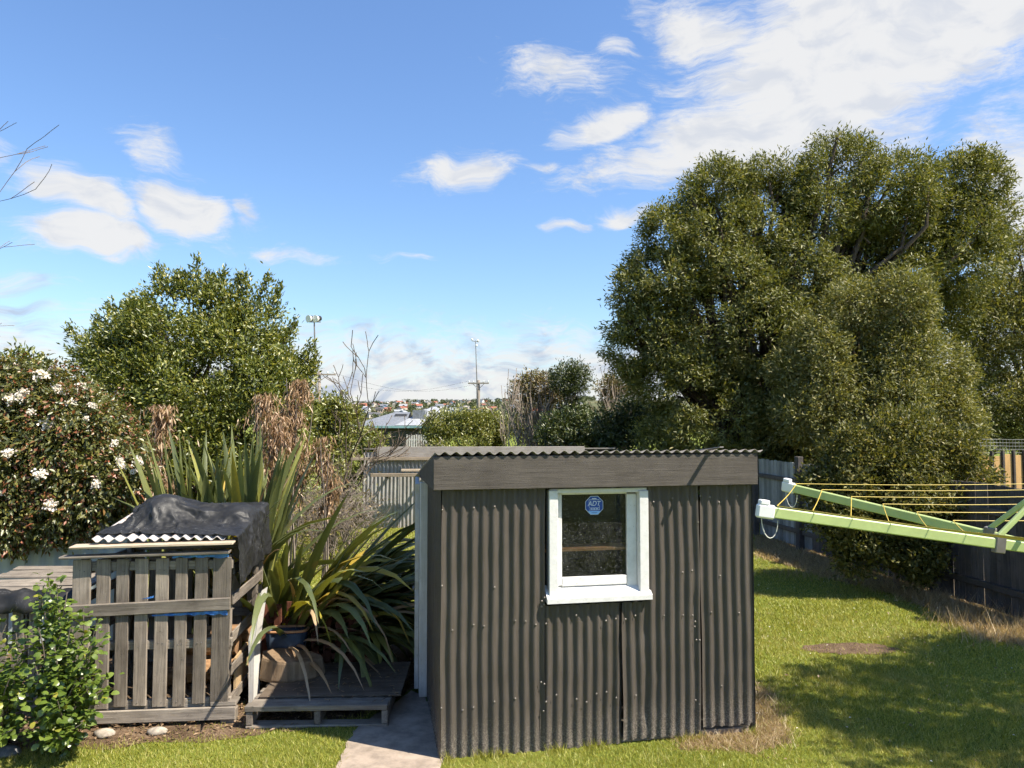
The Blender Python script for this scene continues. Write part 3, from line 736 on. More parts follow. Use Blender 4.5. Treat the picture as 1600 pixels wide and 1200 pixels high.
for i in range(7):
    x0 = bl(165 + i * 30, 1130)[0]
    part_box('foot', binn, 'grey_wood', (x0, 0.03 + (i % 2) * 0.01, 0.06), (0.075, 0.05, 0.10), jit=0.004)
part_box('foot', binn, 'grey_wood', (bl(357, 1130)[0], 0.02, 0.055), (0.11, 0.09, 0.115), jit=0.004)
part_box('ledge', binn, 'grey_wood_x', (bl(350, 1100)[0], 0.03, zbot + 0.0), (0.20, 0.13, 0.03), jit=0.004)
(xa, z0), (xb, z1) = bl(95, 871, -0.04), bl(359, 862, -0.04)
part_bar('cap_board', binn, 'grey_wood_x', (xa, -0.03, z0), (xb, -0.03, z1), 0.09, 0.022, jit=0.004)
(xa, z0), (xb, z1) = bl(112, 856, -0.04), bl(367, 848, -0.04)
part_bar('cap_board', binn, 'pale_wood_x', (xa, -0.03, z0 + 0.005), (xb, -0.03, z1 + 0.005), 0.13, 0.022, jit=0.004)
zroof = bl(250, 845)[1]
for (x0, x1, y0, y1, dz) in ((bl(146, 845)[0], bl(352, 845)[0], -0.035, 0.80, 0.0), (bl(232, 840)[0], bl(320, 840)[0], 0.16, 0.95, 0.03)):
    V, Fc = corr(x1 - x0, y1 - y0, pitch=0.086, amp=0.014, rows=5, dent=0.004, seed=77, ragged=0.01)
    V = [(x, z + y0, zroof + 0.012 - y + 0.14 * (z + 0.03) + dz) for (x, y, z) in V]
    o = MB().add(V, Fc).build('roof_sheet', 'white_iron', binn, smooth=True); o.location = (x0, 0, 0)
    md = o.modifiers.new('thick', 'SOLIDIFY'); md.thickness = 0.003
bn = []
for (a, b) in cols:
    xm = (bl(a, 990)[0] + bl(b, 990)[0]) / 2
    for zz in (0.17, 0.63, 1.22): bn += [(xm - 0.015, -0.0225, zz + random.uniform(-.02, .02)), (xm + 0.018, -0.0225, zz + random.uniform(-.02, .02))]
nails(binn, bn, 0.0045)
# torn blue plastic showing under the boards
def rag(px0, px1, py0, py1, seed, y=-0.026):
    r = random.Random(seed); V, Fc = [], []
    x0, x1 = bl(px0, py0)[0], bl(px1, py0)[0]; zt_, zb_ = bl(px0, py0)[1], bl(px0, py1)[1]
    N = 18
    for i in range(N + 1):
        x = x0 + (x1 - x0) * i / N; t = i / N
        dep = (zt_ - zb_) * (0.35 + 0.65 * t) * r.uniform(0.55, 1.0)
        for k in range(3): V.append((x, y - 0.006 * math.sin(i * 1.3 + k) - 0.004, zt_ - dep * k / 2 + (z1 - z0) * t))
    for i in range(N):
        for k in range(2): Fc.append((i * 3 + k, i * 3 + k + 1, i * 3 + k + 4, i * 3 + k + 3))
    MB().add(V, Fc).build('plastic_strip', 'blue_tarp', binn)
rag(240, 357, 959, 967, 1); rag(272, 359, 868, 877, 2); rag(225, 242, 934, 938, 3)
# logs inside the bin
for i, (x, y, z, a, r) in enumerate(((0.95, 0.35, 0.30, 8, .09), (0.86, 0.55, 0.31, -6, .10), (0.93, 0.42, 0.49, -9, .085), (0.72, 0.30, 0.28, 15, .075), (0.98, 0.62, 0.52, 4, .08))):
    ca = math.radians(a); pp = B0 + CA * x + CB * y
    dv = Vector((math.cos(ca + BR), math.sin(ca + BR), 0.02)) * 0.22
    c = Vector((pp.x, pp.y, z)); lg = MB().tube([c - dv, c - dv * .3, c + dv * .4, c + dv], [r, r * 1.05, r * .97, r * .94], 9).build('log', 'log_wood', loc=c)
    tag(lg, ('log at the front right of the pile inside the pallet bin', 'thick log lying at the back of the pile inside the pallet bin', 'log lying across the top front of the pile inside the pallet bin', 'thin log at the left end of the pile inside the pallet bin', 'log on top at the back of the pile inside the pallet bin')[i], 'log', 'logs in the pallet bin')
part_box('litter_bed', binn, 'dirt', (WB / 2, 0.52, 0.13), (WB - 0.08, 0.9, 0.14), bev=0.03)

# black tarpaulin heaped over the bin: let a loose sheet settle over the lid and the things under it, keep the result
def tarp():
    import bmesh
    tmp = []
    def solid(verts, faces):
        me = bpy.data.meshes.new('tmp'); me.from_pydata(verts, [], faces); o = bpy.data.objects.new('tmp', me); COL.objects.link(o)
        o.modifiers.new('c', 'COLLISION'); o.collision.thickness_outer = 0.008; o.collision.cloth_friction = 30; tmp.append(o); return o
    def ellip(c, r, n=14):
        V, Fc = [(c[0], c[1], c[2] + r[2])], []
        for j in range(1, n // 2):
            for k in range(n):
                th, a = math.pi * j / (n // 2), 2 * math.pi * k / n
                V.append((c[0] + r[0] * math.sin(th) * math.cos(a), c[1] + r[1] * math.sin(th) * math.sin(a), c[2] + r[2] * math.cos(th)))
        V.append((c[0], c[1], c[2] - r[2])); m = len(V) - 1
        for k in range(n):
            Fc.append((0, 1 + k, 1 + (k + 1) % n)); Fc.append((m, m - n + (k + 1) % n, m - n + k))
            for j in range(n // 2 - 2): a = 1 + j * n; Fc.append((a + k, a + n + k, a + n + (k + 1) % n, a + (k + 1) % n))
        solid(V, Fc)
    def wedge(x0, x1, y0, y1, z00, z01, zb):
        solid([(x0, y0, zb), (x1, y0, zb), (x1, y1, zb), (x0, y1, zb), (x0, y0, z00), (x1, y0, z00), (x1, y1, z01), (x0, y1, z01)],
              [(3, 2, 1, 0), (4, 5, 6, 7), (0, 1, 5, 4), (1, 2, 6, 5), (2, 3, 7, 6), (3, 0, 4, 7)])
    zl = zroof + 0.028
    wedge(0.0, WB + 0.03, -0.06, 1.05, zl - 0.006, zl + 0.145, 0.0)
    ellip((0.50, 0.45, zl + 0.10), (0.17, 0.20, 0.19)); ellip((0.40, 0.60, zl + 0.10), (0.16, 0.2, 0.15)); ellip((0.82, 0.50, zl + 0.08), (0.24, 0.16, 0.10)); ellip((1.08, 0.55, zl + 0.08), (0.15, 0.2, 0.11))
    NU, NV = 84, 58
    V, Fc = [], []
    r = random.Random(4)
    for i in range(NU + 1):
        for j in range(NV + 1):
            x = 0.13 + 1.36 * i / NU; y = 0.07 + 0.92 * j / NV
            V.append((x, y, zl + 0.36 + 0.02 * math.sin(x * 19 + y * 7) + 0.02 * math.sin(y * 23 - x * 5) + r.uniform(-.006, .006)))
    for i in range(NU):
        for j in range(NV): a = i * (NV + 1) + j; Fc.append((a, a + 1, a + NV + 2, a + NV + 1))
    me = bpy.data.meshes.new('sheet'); me.from_pydata(V, [], Fc); sh = bpy.data.objects.new('sheet', me); COL.objects.link(sh); tmp.append(sh)
    cl = sh.modifiers.new('cloth', 'CLOTH'); st_ = cl.settings
    st_.quality = 5; st_.mass = 0.25; st_.tension_stiffness = 20; st_.compression_stiffness = 20; st_.shear_stiffness = 8; st_.bending_stiffness = 0.15; st_.air_damping = 2
    st_.shrink_min = -0.18
    cl.collision_settings.collision_quality = 3; cl.collision_settings.distance_min = 0.006; cl.collision_settings.use_self_collision = True; cl.collision_settings.self_distance_min = 0.005
    f0_, e0_ = scene.frame_current, scene.frame_end
    scene.frame_end = 60; cl.point_cache.frame_end = 60
    for fr in range(1, 46): scene.frame_set(fr)
    dg = bpy.context.evaluated_depsgraph_get()
    me2 = bpy.data.meshes.new_from_object(sh.evaluated_get(dg))
    scene.frame_set(f0_); scene.frame_end = e0_
    P_ = [tuple(v.co) for v in me2.vertices]; Q_ = [tuple(p.vertices) for p in me2.polygons]
    for o in tmp: bpy.data.objects.remove(o)
    o = MB().add(P_, Q_).build('tarpaulin', 'black_tarp', smooth=True)
    o.location = B0; o.rotation_euler = (0, 0, BR)
    md = o.modifiers.new('round', 'SUBSURF'); md.levels = md.render_levels = 1
    md = o.modifiers.new('thick', 'SOLIDIFY'); md.thickness = 0.003
    tag(o, 'crumpled black plastic tarpaulin heaped on top of the pallet bin', 'tarp')
tarp()
# plywood offcut and white plank beside the bin
def leaning(name, mat, pts, th, label, cat):
    """A flat board given by its face's four corners, th thick."""
    p = [Vector(q) for q in pts]; nrm = (p[1] - p[0]).cross(p[3] - p[0]).normalized() * th
    c = sum(p, Vector()) / 4
    mb = MB().add([q - c for q in p] + [q + nrm - c for q in p], [(0, 1, 2, 3), (7, 6, 5, 4), (0, 4, 5, 1), (1, 5, 6, 2), (2, 6, 7, 3), (3, 7, 4, 0)])
    o = mb.build(name, mat); o.location = c
    return tag(o, label, cat)
q0, q1 = ground(364, 1116), ground(398, 1062)
leaning('plywood_offcut', 'tan_ply', [(q0.x, q0.y, 0.16), (q1.x, q1.y, 0.22), (q1.x, q1.y, 0.46), (q0.x, q0.y, 0.45)], 0.018, 'tan plywood offcut standing on edge beside the pallet bin', 'board')
part0 = ground(385, 1082)
q2 = at(396, 1058, 6.35); q3 = at(409, 906, 6.35)
wp = MB().add([(q2.x - .02, 6.3, 0.0), (q2.x + .02, 6.3, 0.0), (q2.x + .02, 6.3, 0.5), (q3.x + .005, 6.34, 0.95), (q3.x - .02, 6.34, 0.90), (q2.x - .03, 6.3, .55)] +
              [(q2.x - .02, 6.45, 0.0), (q2.x + .02, 6.45, 0.0), (q2.x + .02, 6.45, 0.5), (q3.x + .005, 6.49, 0.95), (q3.x - .02, 6.49, 0.90), (q2.x - .03, 6.45, .55)],
              [(0, 1, 2, 3, 4, 5), (11, 10, 9, 8, 7, 6)] + [(i, (i + 1) % 6, (i + 1) % 6 + 6, i + 6) for i in range(6)]).build('white_plank', 'white_board')
tag(wp, 'upright white weathered plank between the bin and the flax', 'plank')

# ================================================================== PALLET STEP, PLYWOOD, STUMP, PICKETS
A0, A1 = ground(383, 1140), ground(606, 1138)
pw = (A1 - A0).length; pa = math.atan2(A1.y - A0.y, A1.x - A0.x) + math.radians(1)
pal = empty('timber_pallet', (A0.x, A0.y, 0.004), pa, 'old grey timber pallet lying flat as a step under plywood', 'pallet')
part_box('bottom_board', pal, 'grey_wood_x', (pw / 2, 0.05, 0.012), (pw, 0.10, 0.022), jit=0.003)
part_box('bottom_board', pal, 'grey_wood_x', (pw / 2, 0.75, 0.012), (pw, 0.10, 0.022), jit=0.003)
for x in (0.028, pw / 2, pw - 0.028): part_box('bearer', pal, 'grey_wood_y', (x, 0.42, 0.075), (0.05, 0.84, 0.10), jit=0.002)
for i, y in enumerate((0.04, 0.165, 0.28, 0.42, 0.56, 0.70, 0.80)): part_box('top_board', pal, 'grey_wood_x', (pw / 2 + random.uniform(-.01, .01), y, 0.139 + (0.012 if i == 0 else 0)), (pw, 0.095, 0.022 + (0.022 if i == 0 else 0)), jit=0.003)
ply = part_box('plywood_sheet', None, 'ply_dirty', (0, 0, 0), (1.14, 0.80, 0.018), jit=0.004)
c = A0 + (A1 - A0) * 0.53 + Vector((0, 0.62, 0)); ply.location = (c.x, c.y, 0.168); ply.rotation_euler = (math.radians(0.4), 0, pa)
tag(ply, 'dirty brown plywood sheet lying on the pallet step', 'plywood')
# stump: a thick cut slice of trunk
def stump():
    c = at(454, 1030, 6.55); V, Fc = [], []
    N = 26; prof = [(0.0, 1.04), (0.02, 1.08), (0.09, 1.03), (0.15, 1.0), (0.168, 0.97)]
    for (z, s) in prof:
        for k in range(N):
            a = 2 * math.pi * k / N
            r = 0.235 * s * (1 + 0.05 * math.sin(3 * a + 1) + 0.035 * math.sin(7 * a) + 0.02 * math.sin(13 * a + 2))
            V.append((r * math.cos(a) * 1.12, r * math.sin(a) * 0.8, z - 0.10 * (r * math.cos(a)) * (z / 0.168)))
    for j in range(len(prof) - 1):
        for k in range(N): Fc.append((j * N + k, j * N + (k + 1) % N, (j + 1) * N + (k + 1) % N, (j + 1) * N + k))
    Fc.append(tuple((len(prof) - 1) * N + k for k in range(N))); Fc.append(tuple(reversed(range(N))))
    o = MB().add(V, Fc).build('tree_stump', 'stump_bark'); o.location = (c.x, c.y, 0.176)
    tag(o, 'thick cut slice of tree trunk sitting on the plywood', 'stump')
stump()
pk = empty('picket_panel', (at(405, 1035, 7.0).x, 7.0, 0.0), math.radians(3), 'short red brown picket panel half hidden behind the flax leaves', 'fence')
for i in range(9): part_box('picket', pk, 'red_picket', (0.05 + i * 0.115, 0, 0.34 + random.uniform(-.01, .02)), (0.075, 0.018, 0.68), jit=0.004)
for z in (0.18, 0.52): part_box('rail', pk, 'red_picket', (0.5, 0.03, z), (1.05, 0.035, 0.06))
tb = MB()
c = at(448, 1000, 6.86)
for (s, z) in ((0.82, 0.0), (1.0, 0.30), (0.93, 0.30), (0.78, 0.03)):
    for k in range(20):
        a = 2 * math.pi * k / 20; sq = 1.0 / max(abs(math.cos(a)), abs(math.sin(a))) ** 0.6
        tb.v.append((0.19 * s * sq * math.cos(a), 0.10 * s * sq * math.sin(a), z))
for j in range(3):
    for k in range(20): tb.f.append((j * 20 + k, j * 20 + (k + 1) % 20, (j + 1) * 20 + (k + 1) % 20, (j + 1) * 20 + k))
tb.f += [tuple(reversed(range(20))), tuple(60 + k for k in range(20))]; tb.m = [0] * len(tb.f)
tub = empty('garden_tub', (c.x, c.y, 0.0), 0.1, 'dark blue plastic tub with a tan rim behind the stump', 'tub')
tbo = tb.build('bowl', 'tub_blue', tub, smooth=True); tbo.location = (0, 0, 0.18)
sup = part_box('base_block', tub, 'stone', (0, 0, 0.09), (0.26, 0.15, 0.18), bev=0.01)
rimp = []
for k in range(21):
    a = 2 * math.pi * k / 20; sq = 1.0 / max(abs(math.cos(a)), abs(math.sin(a))) ** 0.6
    rimp.append((0.19 * sq * math.cos(a), 0.10 * sq * math.sin(a), 0.482))
MB().tube(rimp, [0.012] * 21, 6, cap=False).build('rim', 'tub_rim', tub, smooth=True)

# ================================================================== FENCES ON THE LEFT
f0 = at(-640, 900, 7.4)
lf = empty('left_fence', (f0.x, 7.4, 0), math.radians(4), 'pale teal corrugated fence behind the flowering shrub', 'fence')
hF = at(70, 822, 7.4).z
nW = int((at(160, 900, 7.4).x - f0.x) / 0.76) + 1
for k in range(nW): iron('fence_sheet', lf, 'teal_iron', (k * 0.76, 0.003 * (k % 2), 0), 0, 0.78, hF, pitch=0.152, amp=0.010, seed=90 + k, rows=8, dent=0.003)
part_box('rail', lf, 'grey_wood_x', (nW * 0.38, 0.05, hF - 0.15), (nW * 0.76, 0.04, 0.07))
lb = empty('low_crate', (at(-60, 1000, 6.2).x, 6.2, 0), math.radians(4), 'low grey slatted timber crate half hidden behind round leaved shrub', 'crate')
for k in range(7): part_box('top_board', lb, 'grey_wood_x', (0.43, 0.05 + k * 0.125, 0.93 + 0.012 * k + random.uniform(-.005, .005)), (0.95, 0.105, 0.02), (math.radians(4), math.radians(random.uniform(-1, 1)), 0), jit=0.004)
for k in range(7): part_box('slat', lb, 'grey_wood', (0.06 + k * 0.13, -0.01, 0.44), (0.09, 0.02, 0.86), jit=0.004)
for z in (0.1, 0.5, 0.86): part_box('rail', lb, 'grey_wood_x', (0.45, 0.02, z), (0.92, 0.035, 0.06))
for x in (0.03, 0.87): part_box('post', lb, 'grey_wood', (x, 0.85, 0.45), (0.06, 0.06, 0.88)); part_box('post', lb, 'grey_wood', (x, 0.06, 0.45), (0.06, 0.05, 0.88))
# scrap of plastic over the crate's front edge
V, Fc = [], []
for i in range(19):
    for j in range(7):
        t = j / 6; x = 0.05 + i * 0.05
        V.append((x, -0.09 + 0.16 * t + 0.02 * math.sin(i * 1.1 + j), 0.965 + 0.012 * math.sin(i * 1.7) - max(0, 0.45 - t) * 0.32 + 0.012 * math.sin(j * 2.0 + i * .6)))
for i in range(18):
    for j in range(6): Fc.append((i * 7 + j, i * 7 + j + 1, i * 7 + j + 8, i * 7 + j + 7))
o = MB().add(V, Fc).build('plastic_sheet', 'black_tarp', smooth=True); o.location = lb.location; o.rotation_euler = lb.rotation_euler
md = o.modifiers.new('thick', 'SOLIDIFY'); md.thickness = 0.003
tag(o, 'scrap of black plastic hanging over the edge of the low crate', 'plastic')
def rock(px, py, r, mat, label, sq=0.55):
    c = ground(px, py); V, Fc = [], []; r_ = random.Random(px)
    p1, p2 = r_.uniform(0, 6), r_.uniform(0, 6)
    for j in range(7):
        th = math.pi * j / 6
        for k in range(12):
            a = 2 * math.pi * k / 12; q = r * (1 + 0.12 * math.sin(2 * a + p1) + 0.10 * math.sin(3 * a + p2 + th * 2))
            V.append((q * math.sin(th) * math.cos(a), q * math.sin(th) * math.sin(a) * 0.75, r * sq * math.cos(th)))
    for j in range(6):
        for k in range(12): Fc.append((j * 12 + k, j * 12 + (k + 1) % 12, (j + 1) * 12 + (k + 1) % 12, (j + 1) * 12 + k))
    o = MB().add(V, Fc).build('stone', mat, smooth=True); o.location = (c.x, c.y, r * sq * 0.5)
    tag(o, label, 'stone')
rock(163, 1150, 0.085, 'stone', 'flat tan stone on bare soil at the left below the bin', 0.4)
rock(245, 1147, 0.07, 'stone', 'rounded tan stone on bare soil below the middle slats', 0.5)
rock(12, 1180, 0.09, 'dark_stone', 'dark grey stone at the bottom left corner beside grass', 0.5)

# ================================================================== VEGETATION
def unit(a): return a / np.maximum(np.linalg.norm(a, axis=1, keepdims=True), 1e-9)
def leaves(pos, axis, nrm, L, Wd, fold=0.25):
    """Folded pointed leaves, two triangles each. All arrays (N,3) / (N,)."""
    n = len(pos)
    axis = unit(axis); side = unit(np.cross(axis, nrm)); up = np.cross(side, axis)
    L = np.broadcast_to(L, n)[:, None]; Wd = np.broadcast_to(Wd, n)[:, None]
    b = pos; t = pos + axis * L
    mid = pos + axis * L * 0.45
    l = mid + side * Wd * 0.5 + up * Wd * fold; r = mid - side * Wd * 0.5 + up * Wd * fold
    V = np.stack([b, r, t, l], 1).reshape(-1, 3)
    k = np.arange(n) * 4
    T = np.stack([np.stack([k, k + 1, k + 2], 1), np.stack([k, k + 2, k + 3], 1)], 1).reshape(-1, 3)
    return V, T
def round_leaves(pos, axis, nrm, L, Wd):
    """Broad rounded leaves, six triangles each."""
    n = len(pos); axis = unit(axis); side = unit(np.cross(axis, nrm)); up = np.cross(side, axis)
    prof = [(0, 0), (0.25, 0.42), (0.6, 0.5), (0.9, 0.3), (1.0, 0.0), (0.9, -0.3), (0.6, -0.5), (0.25, -0.42)]
    L = np.broadcast_to(L, n)[:, None]; Wd = np.broadcast_to(Wd, n)[:, None]
    vs_ = [pos + axis * L * a + side * Wd * s + up * Wd * (abs(s) * 0.35 - 0.25 * a * a) for a, s in prof]
    V = np.stack(vs_, 1).reshape(-1, 3); k = np.arange(n) * 8
    tr = [(0, 1, 7), (1, 2, 7), (2, 6, 7), (2, 3, 6), (3, 5, 6), (3, 4, 5)]
    T = np.stack([np.stack([k + a, k + b, k + c], 1) for a, b, c in tr], 1).reshape(-1, 3)
    return V, T
def wobble(p, f, seed):
    r = np.random.default_rng(seed); s = 0
    for i in range(5):
        k = r.normal(0, f * (1 + 0.5 * i), 3); s = s + np.sin(p @ k + r.uniform(0, 6.28)) / (1 + 0.5 * i)
    return s / 2.2
def billow(lobes, k, seed, f0=0.30, f1=0.48):
    """Break each big lobe into bulging boughs over its outer skin."""
    r = np.random.default_rng(seed); out = []
    for (c, rr) in lobes:
        c, rr = np.array(c), np.array(rr)
        out.append((tuple(c), tuple(rr * 0.74)))
        for q in range(k):
            d = r.normal(size=3); d[1] -= 0.5; d /= np.linalg.norm(d); f = r.uniform(f0, f1)
            out.append((tuple(c + d * rr * (1.0 - f * 0.82)), tuple(rr * f)))
    return out
def crown_points(lobes, nclump, seed, shell=0.16, rough=0.16, gap=None, gapf=1.2, zmin=0.15, holes=()):
    """Clump centres on and under the skin of a heap of ellipsoid lobes, with the outward direction."""
    r = np.random.default_rng(seed)
    C = np.array([l[0] for l in lobes], float); Rr = np.array([l[1] for l in lobes], float)
    area = (Rr.prod(1)) ** (2 / 3); pr = area / area.sum()
    out_p, out_n = [], []
    need = nclump
    while need > 0:
        m = int(need * 2.2) + 50
        k = r.choice(len(lobes), m, p=pr)
        d = unit(r.normal(size=(m, 3)))
        rad = 1 - np.abs(r.normal(0, shell, m))
        inner = r.random(m) < 0.12; rad[inner] = r.uniform(0.3, 0.9, inner.sum())
        rad = rad * (1 + rough * wobble(d * 2.0 + C[k], 1.6, seed + 1))
        p = C[k] + d * Rr[k] * rad[:, None]
        ok = p[:, 2] > zmin
        # drop what lies deep inside another lobe
        for j in range(len(lobes)):
            q = np.linalg.norm((p - C[j]) / Rr[j], axis=1); ok &= ~((q < 0.62) & (j != k))
        if gap is not None: ok &= wobble(p, gapf, seed + 5) > gap
        for (hc, hr) in holes: ok &= ~((np.linalg.norm((p - np.array(hc)) / np.array(hr), axis=1) < 1) & (r.random(m) < 0.88))
        p, n = p[ok], unit(d / Rr[k])[ok]
        out_p.append(p[:need]); out_n.append(n[:need]); need -= len(p[:need])
    return np.concatenate(out_p), np.concatenate(out_n)
def foliage(lobes, nclump, per, L, Wd, cr, seed, droop=0.0, upb=0.2, flat=0.5, spread=0.9, **kw):
    r = np.random.default_rng(seed + 100)
    p, n = crown_points(lobes, nclump, seed, **kw)
    m = len(p) * per
    P_ = np.repeat(p, per, 0); N_ = np.repeat(n, per, 0)
    ax0 = np.repeat(unit(n + r.normal(0, 0.45, (len(p), 3)) + np.array([0, 0, upb - droop])), per, 0)
    along = r.uniform(-1, 1, m)[:, None]
    pos = P_ + ax0 * along * cr + r.normal(0, cr * 0.38, (m, 3))
    ax = ax0 * 0.7 + r.normal(0, spread * 0.55, (m, 3)) + np.array([0, 0, -droop])
    nr = N_ * flat + np.array([0, 0, 0.4]) + r.normal(0, 0.55, (m, 3))
    sz = r.uniform(0.7, 1.25, m)
    return pos, ax, nr, L * sz, Wd * sz
def branches(mb, p, d, length, rad, depth, r, split=(2, 3), bend=0.25, up=0.1, sides=5, ang=0.55, shrink=0.72, minr=0.003, seg=4):
    pts, rr = [p.copy()], [rad]
    q = p.copy(); dd = d.normalized()
    for i in range(seg):
        dd = (dd + Vector((r.gauss(0, bend), r.gauss(0, bend), r.gauss(0, bend) + up)) * 0.35).normalized()
        q = q + dd * length / seg; pts.append(q.copy()); rr.append(max(minr, rad * (1 - 0.42 * (i + 1) / seg)))
    mb.tube(pts, rr, sides if depth > 1 else max(3, sides - 2), cap=False)
    tips = [q.copy()]
    if depth <= 0: return tips
    for k in range(r.randint(*split)):
        i = r.randint(max(1, seg - 2), seg); b = pts[i]
        perp = dd.cross(Vector((r.gauss(0, 1), r.gauss(0, 1), r.gauss(0, 1)))).normalized()
        nd = (dd * math.cos(ang) + perp * math.sin(ang) * r.uniform(0.6, 1.25)).normalized()
        tips += branches(mb, b, nd, length * shrink * r.uniform(0.75, 1.15), max(minr, rr[i] * 0.72), depth - 1, r, split, bend, up, sides, ang, shrink, minr, seg)
    return tips
def limb(mb, a, b, r0, r1, r, n=6, wob=0.12, sides=7):
    a, b = Vector(a), Vector(b); L_ = (b - a).length; pts = []
    for i in range(n + 1):
        t = i / n; p = a.lerp(b, t)
        if 0 < i < n: p += Vector((r.gauss(0, wob), r.gauss(0, wob), r.gauss(0, wob) + 0.5 * math.sin(t * 3.14))) * L_ * 0.13
        pts.append(p)
    mb.tube(pts, [r0 + (r1 - r0) * i / n for i in range(n + 1)], sides, cap=False)
def lobe(px, py, Y_, rpx, sy=1.0, dy=None):
    c = at(px, py, Y_); rr = rpx / F * Y_
    return ((c.x, c.y, c.z), (rr, (dy if dy else rr), rr * sy))
def plant(name, label, cat, base, lobes, mat, nclump, per, L, Wd, cr, seed, bark='bark', trunk=0.1, nlimb=8, group=None, twigs=0, rounded=False, **kw):
    t = empty(name, base, 0, label, cat, group)
    f = foliage(lobes, nclump, per, L, Wd, cr, seed, **kw)
    V, T = (round_leaves(*f) if rounded else leaves(*f))
    fastmesh('crown', V - np.array(base), T, mat, t)
    r = random.Random(seed); mb = MB(); b = Vector((0, 0, 0)); bv = Vector(base)
    cs = [Vector(l[0]) - bv for l in lobes]; mid = sum(cs, Vector()) / len(cs)
    fork = Vector((mid.x * 0.25, mid.y * 0.25, max(0.25, min(c.z for c in cs) * 0.6)))
    limb(mb, b - Vector((0, 0, 0.05)), fork, trunk, trunk * 0.75, r, 5, 0.08, 9)
    for i in range(nlimb):
        l = lobes[i % len(lobes)]; c = Vector(l[0]) - bv
        e = c + Vector((r.uniform(-.6, .6) * l[1][0], r.uniform(-.6, .6) * l[1][1], r.uniform(-.1, .75) * l[1][2]))
        limb(mb, fork, e, trunk * 0.5, trunk * 0.08, r, 7, 0.16, 6)
        for q in range(twigs):
            s = fork.lerp(e, r.uniform(0.45, 0.9))
            limb(mb, s, s + Vector((r.gauss(0, 1), r.gauss(0, 1), r.uniform(0.1, 1.1))).normalized() * l[1][0] * r.uniform(.4, .8), trunk * 0.14, trunk * 0.03, r, 4, 0.14, 4)
    mb.build('trunk', bark, t, smooth=True)
    return t

# ---- the great rounded tree and its neighbours on the right
LB = [lobe(1400, 305, 18.6, 98), lobe(1300, 318, 18.6, 105), lobe(1490, 350, 19.2, 82), lobe(1190, 345, 18.2, 96), lobe(1100, 385, 17.8, 92), lobe(1035, 430, 17.6, 82),
      lobe(1010, 510, 17.4, 62), lobe(1260, 420, 18.4, 130), lobe(1420, 420, 19.2, 130), lobe(1120, 510, 17.6, 130), lobe(1050, 600, 17.4, 88), lobe(1210, 560, 17.6, 140),
      lobe(1140, 655, 17.2, 110), lobe(1250, 690, 16.8, 100), lobe(1060, 690, 17.2, 85), lobe(1180, 740, 16.6, 80), lobe(1090, 760, 16.8, 60), lobe(985, 560, 17.4, 40), lobe(992, 462, 17.5, 50), lobe(1040, 385, 17.6, 62), lobe(1130, 320, 18.0, 70), lobe(1500, 300, 19.0, 66)]
def hole(px, py, Y_, rx, rz, ry=1.6): return (tuple(at(px, py, Y_)), (rx / F * Y_, ry, rz / F * Y_))
HOLES = [hole(1385, 385, 16.6, 78, 36), hole(1130, 455, 15.6, 55, 28), hole(1300, 350, 16.2, 40, 18), hole(1010, 640, 17.0, 40, 22, 2.5), hole(990, 545, 17.2, 30, 16, 2.5)]
big = plant('broad_tree', 'huge rounded olive green tree towering behind the shed on the right', 'tree', (6.6, 18.4, 0), billow(LB, 11, 5), 'olive_leaf', 23000, 15, 0.105, 0.032, 0.16, 11, trunk=0.34, nlimb=90, twigs=3,
            shell=0.13, rough=0.10, gap=-0.62, gapf=1.4, droop=0.12, upb=0.3, holes=HOLES)
LB = [lobe(1375, 530, 15.4, 108), lobe(1300, 585, 15.2, 92), lobe(1445, 590, 15.6, 92), lobe(1360, 640, 15.0, 105), lobe(1270, 640, 15.0, 80), lobe(1450, 660, 15.4, 85)]
plant('domed_tree', 'smaller pale olive domed tree in front of the huge rounded tree', 'tree', (7.6, 15.4, 0), billow(LB, 9, 6), 'olive_leaf_pale', 9500, 15, 0.085, 0.026, 0.14, 23, trunk=0.16, nlimb=40, twigs=2, shell=0.12, rough=0.12, gap=-0.7, gapf=2.0, droop=0.1, upb=0.3)
LB = [lobe(1590, 430, 20.5, 90), lobe(1560, 520, 20, 95), lobe(1620, 560, 20, 110), lobe(1570, 630, 19.6, 80), lobe(1680, 470, 20.6, 110), lobe(1640, 650, 19.5, 90)]
plant('leafy_tree', 'olive green tree at the right edge behind the new timber fence', 'tree', (14.4, 20, 0), billow(LB, 8, 7), 'olive_leaf_pale', 6000, 14, 0.12, 0.036, 0.18, 31, trunk=0.22, nlimb=10, twigs=3, shell=0.14, rough=0.14, gap=-0.6, gapf=0.8)
LB = [lobe(1400, 705, 10.6, 88), lobe(1320, 730, 10.5, 68), lobe(1480, 735, 10.7, 66), lobe(1380, 770, 10.3, 80), lobe(1300, 790, 10.3, 55), lobe(1440, 800, 10.3, 70), lobe(1350, 850, 10.2, 48), lobe(1440, 870, 10.1, 42)]
plant('spreading_shrub', 'bushy yellow green shrub in front of the dark paling fence', 'shrub', (5.4, 10.5, 0), billow(LB, 6, 8), 'understory_leaf', 4200, 13, 0.066, 0.030, 0.11, 41, trunk=0.045, nlimb=40, twigs=2, shell=0.2, rough=0.22, gap=-0.5, gapf=1.8, bark='pale_bark')
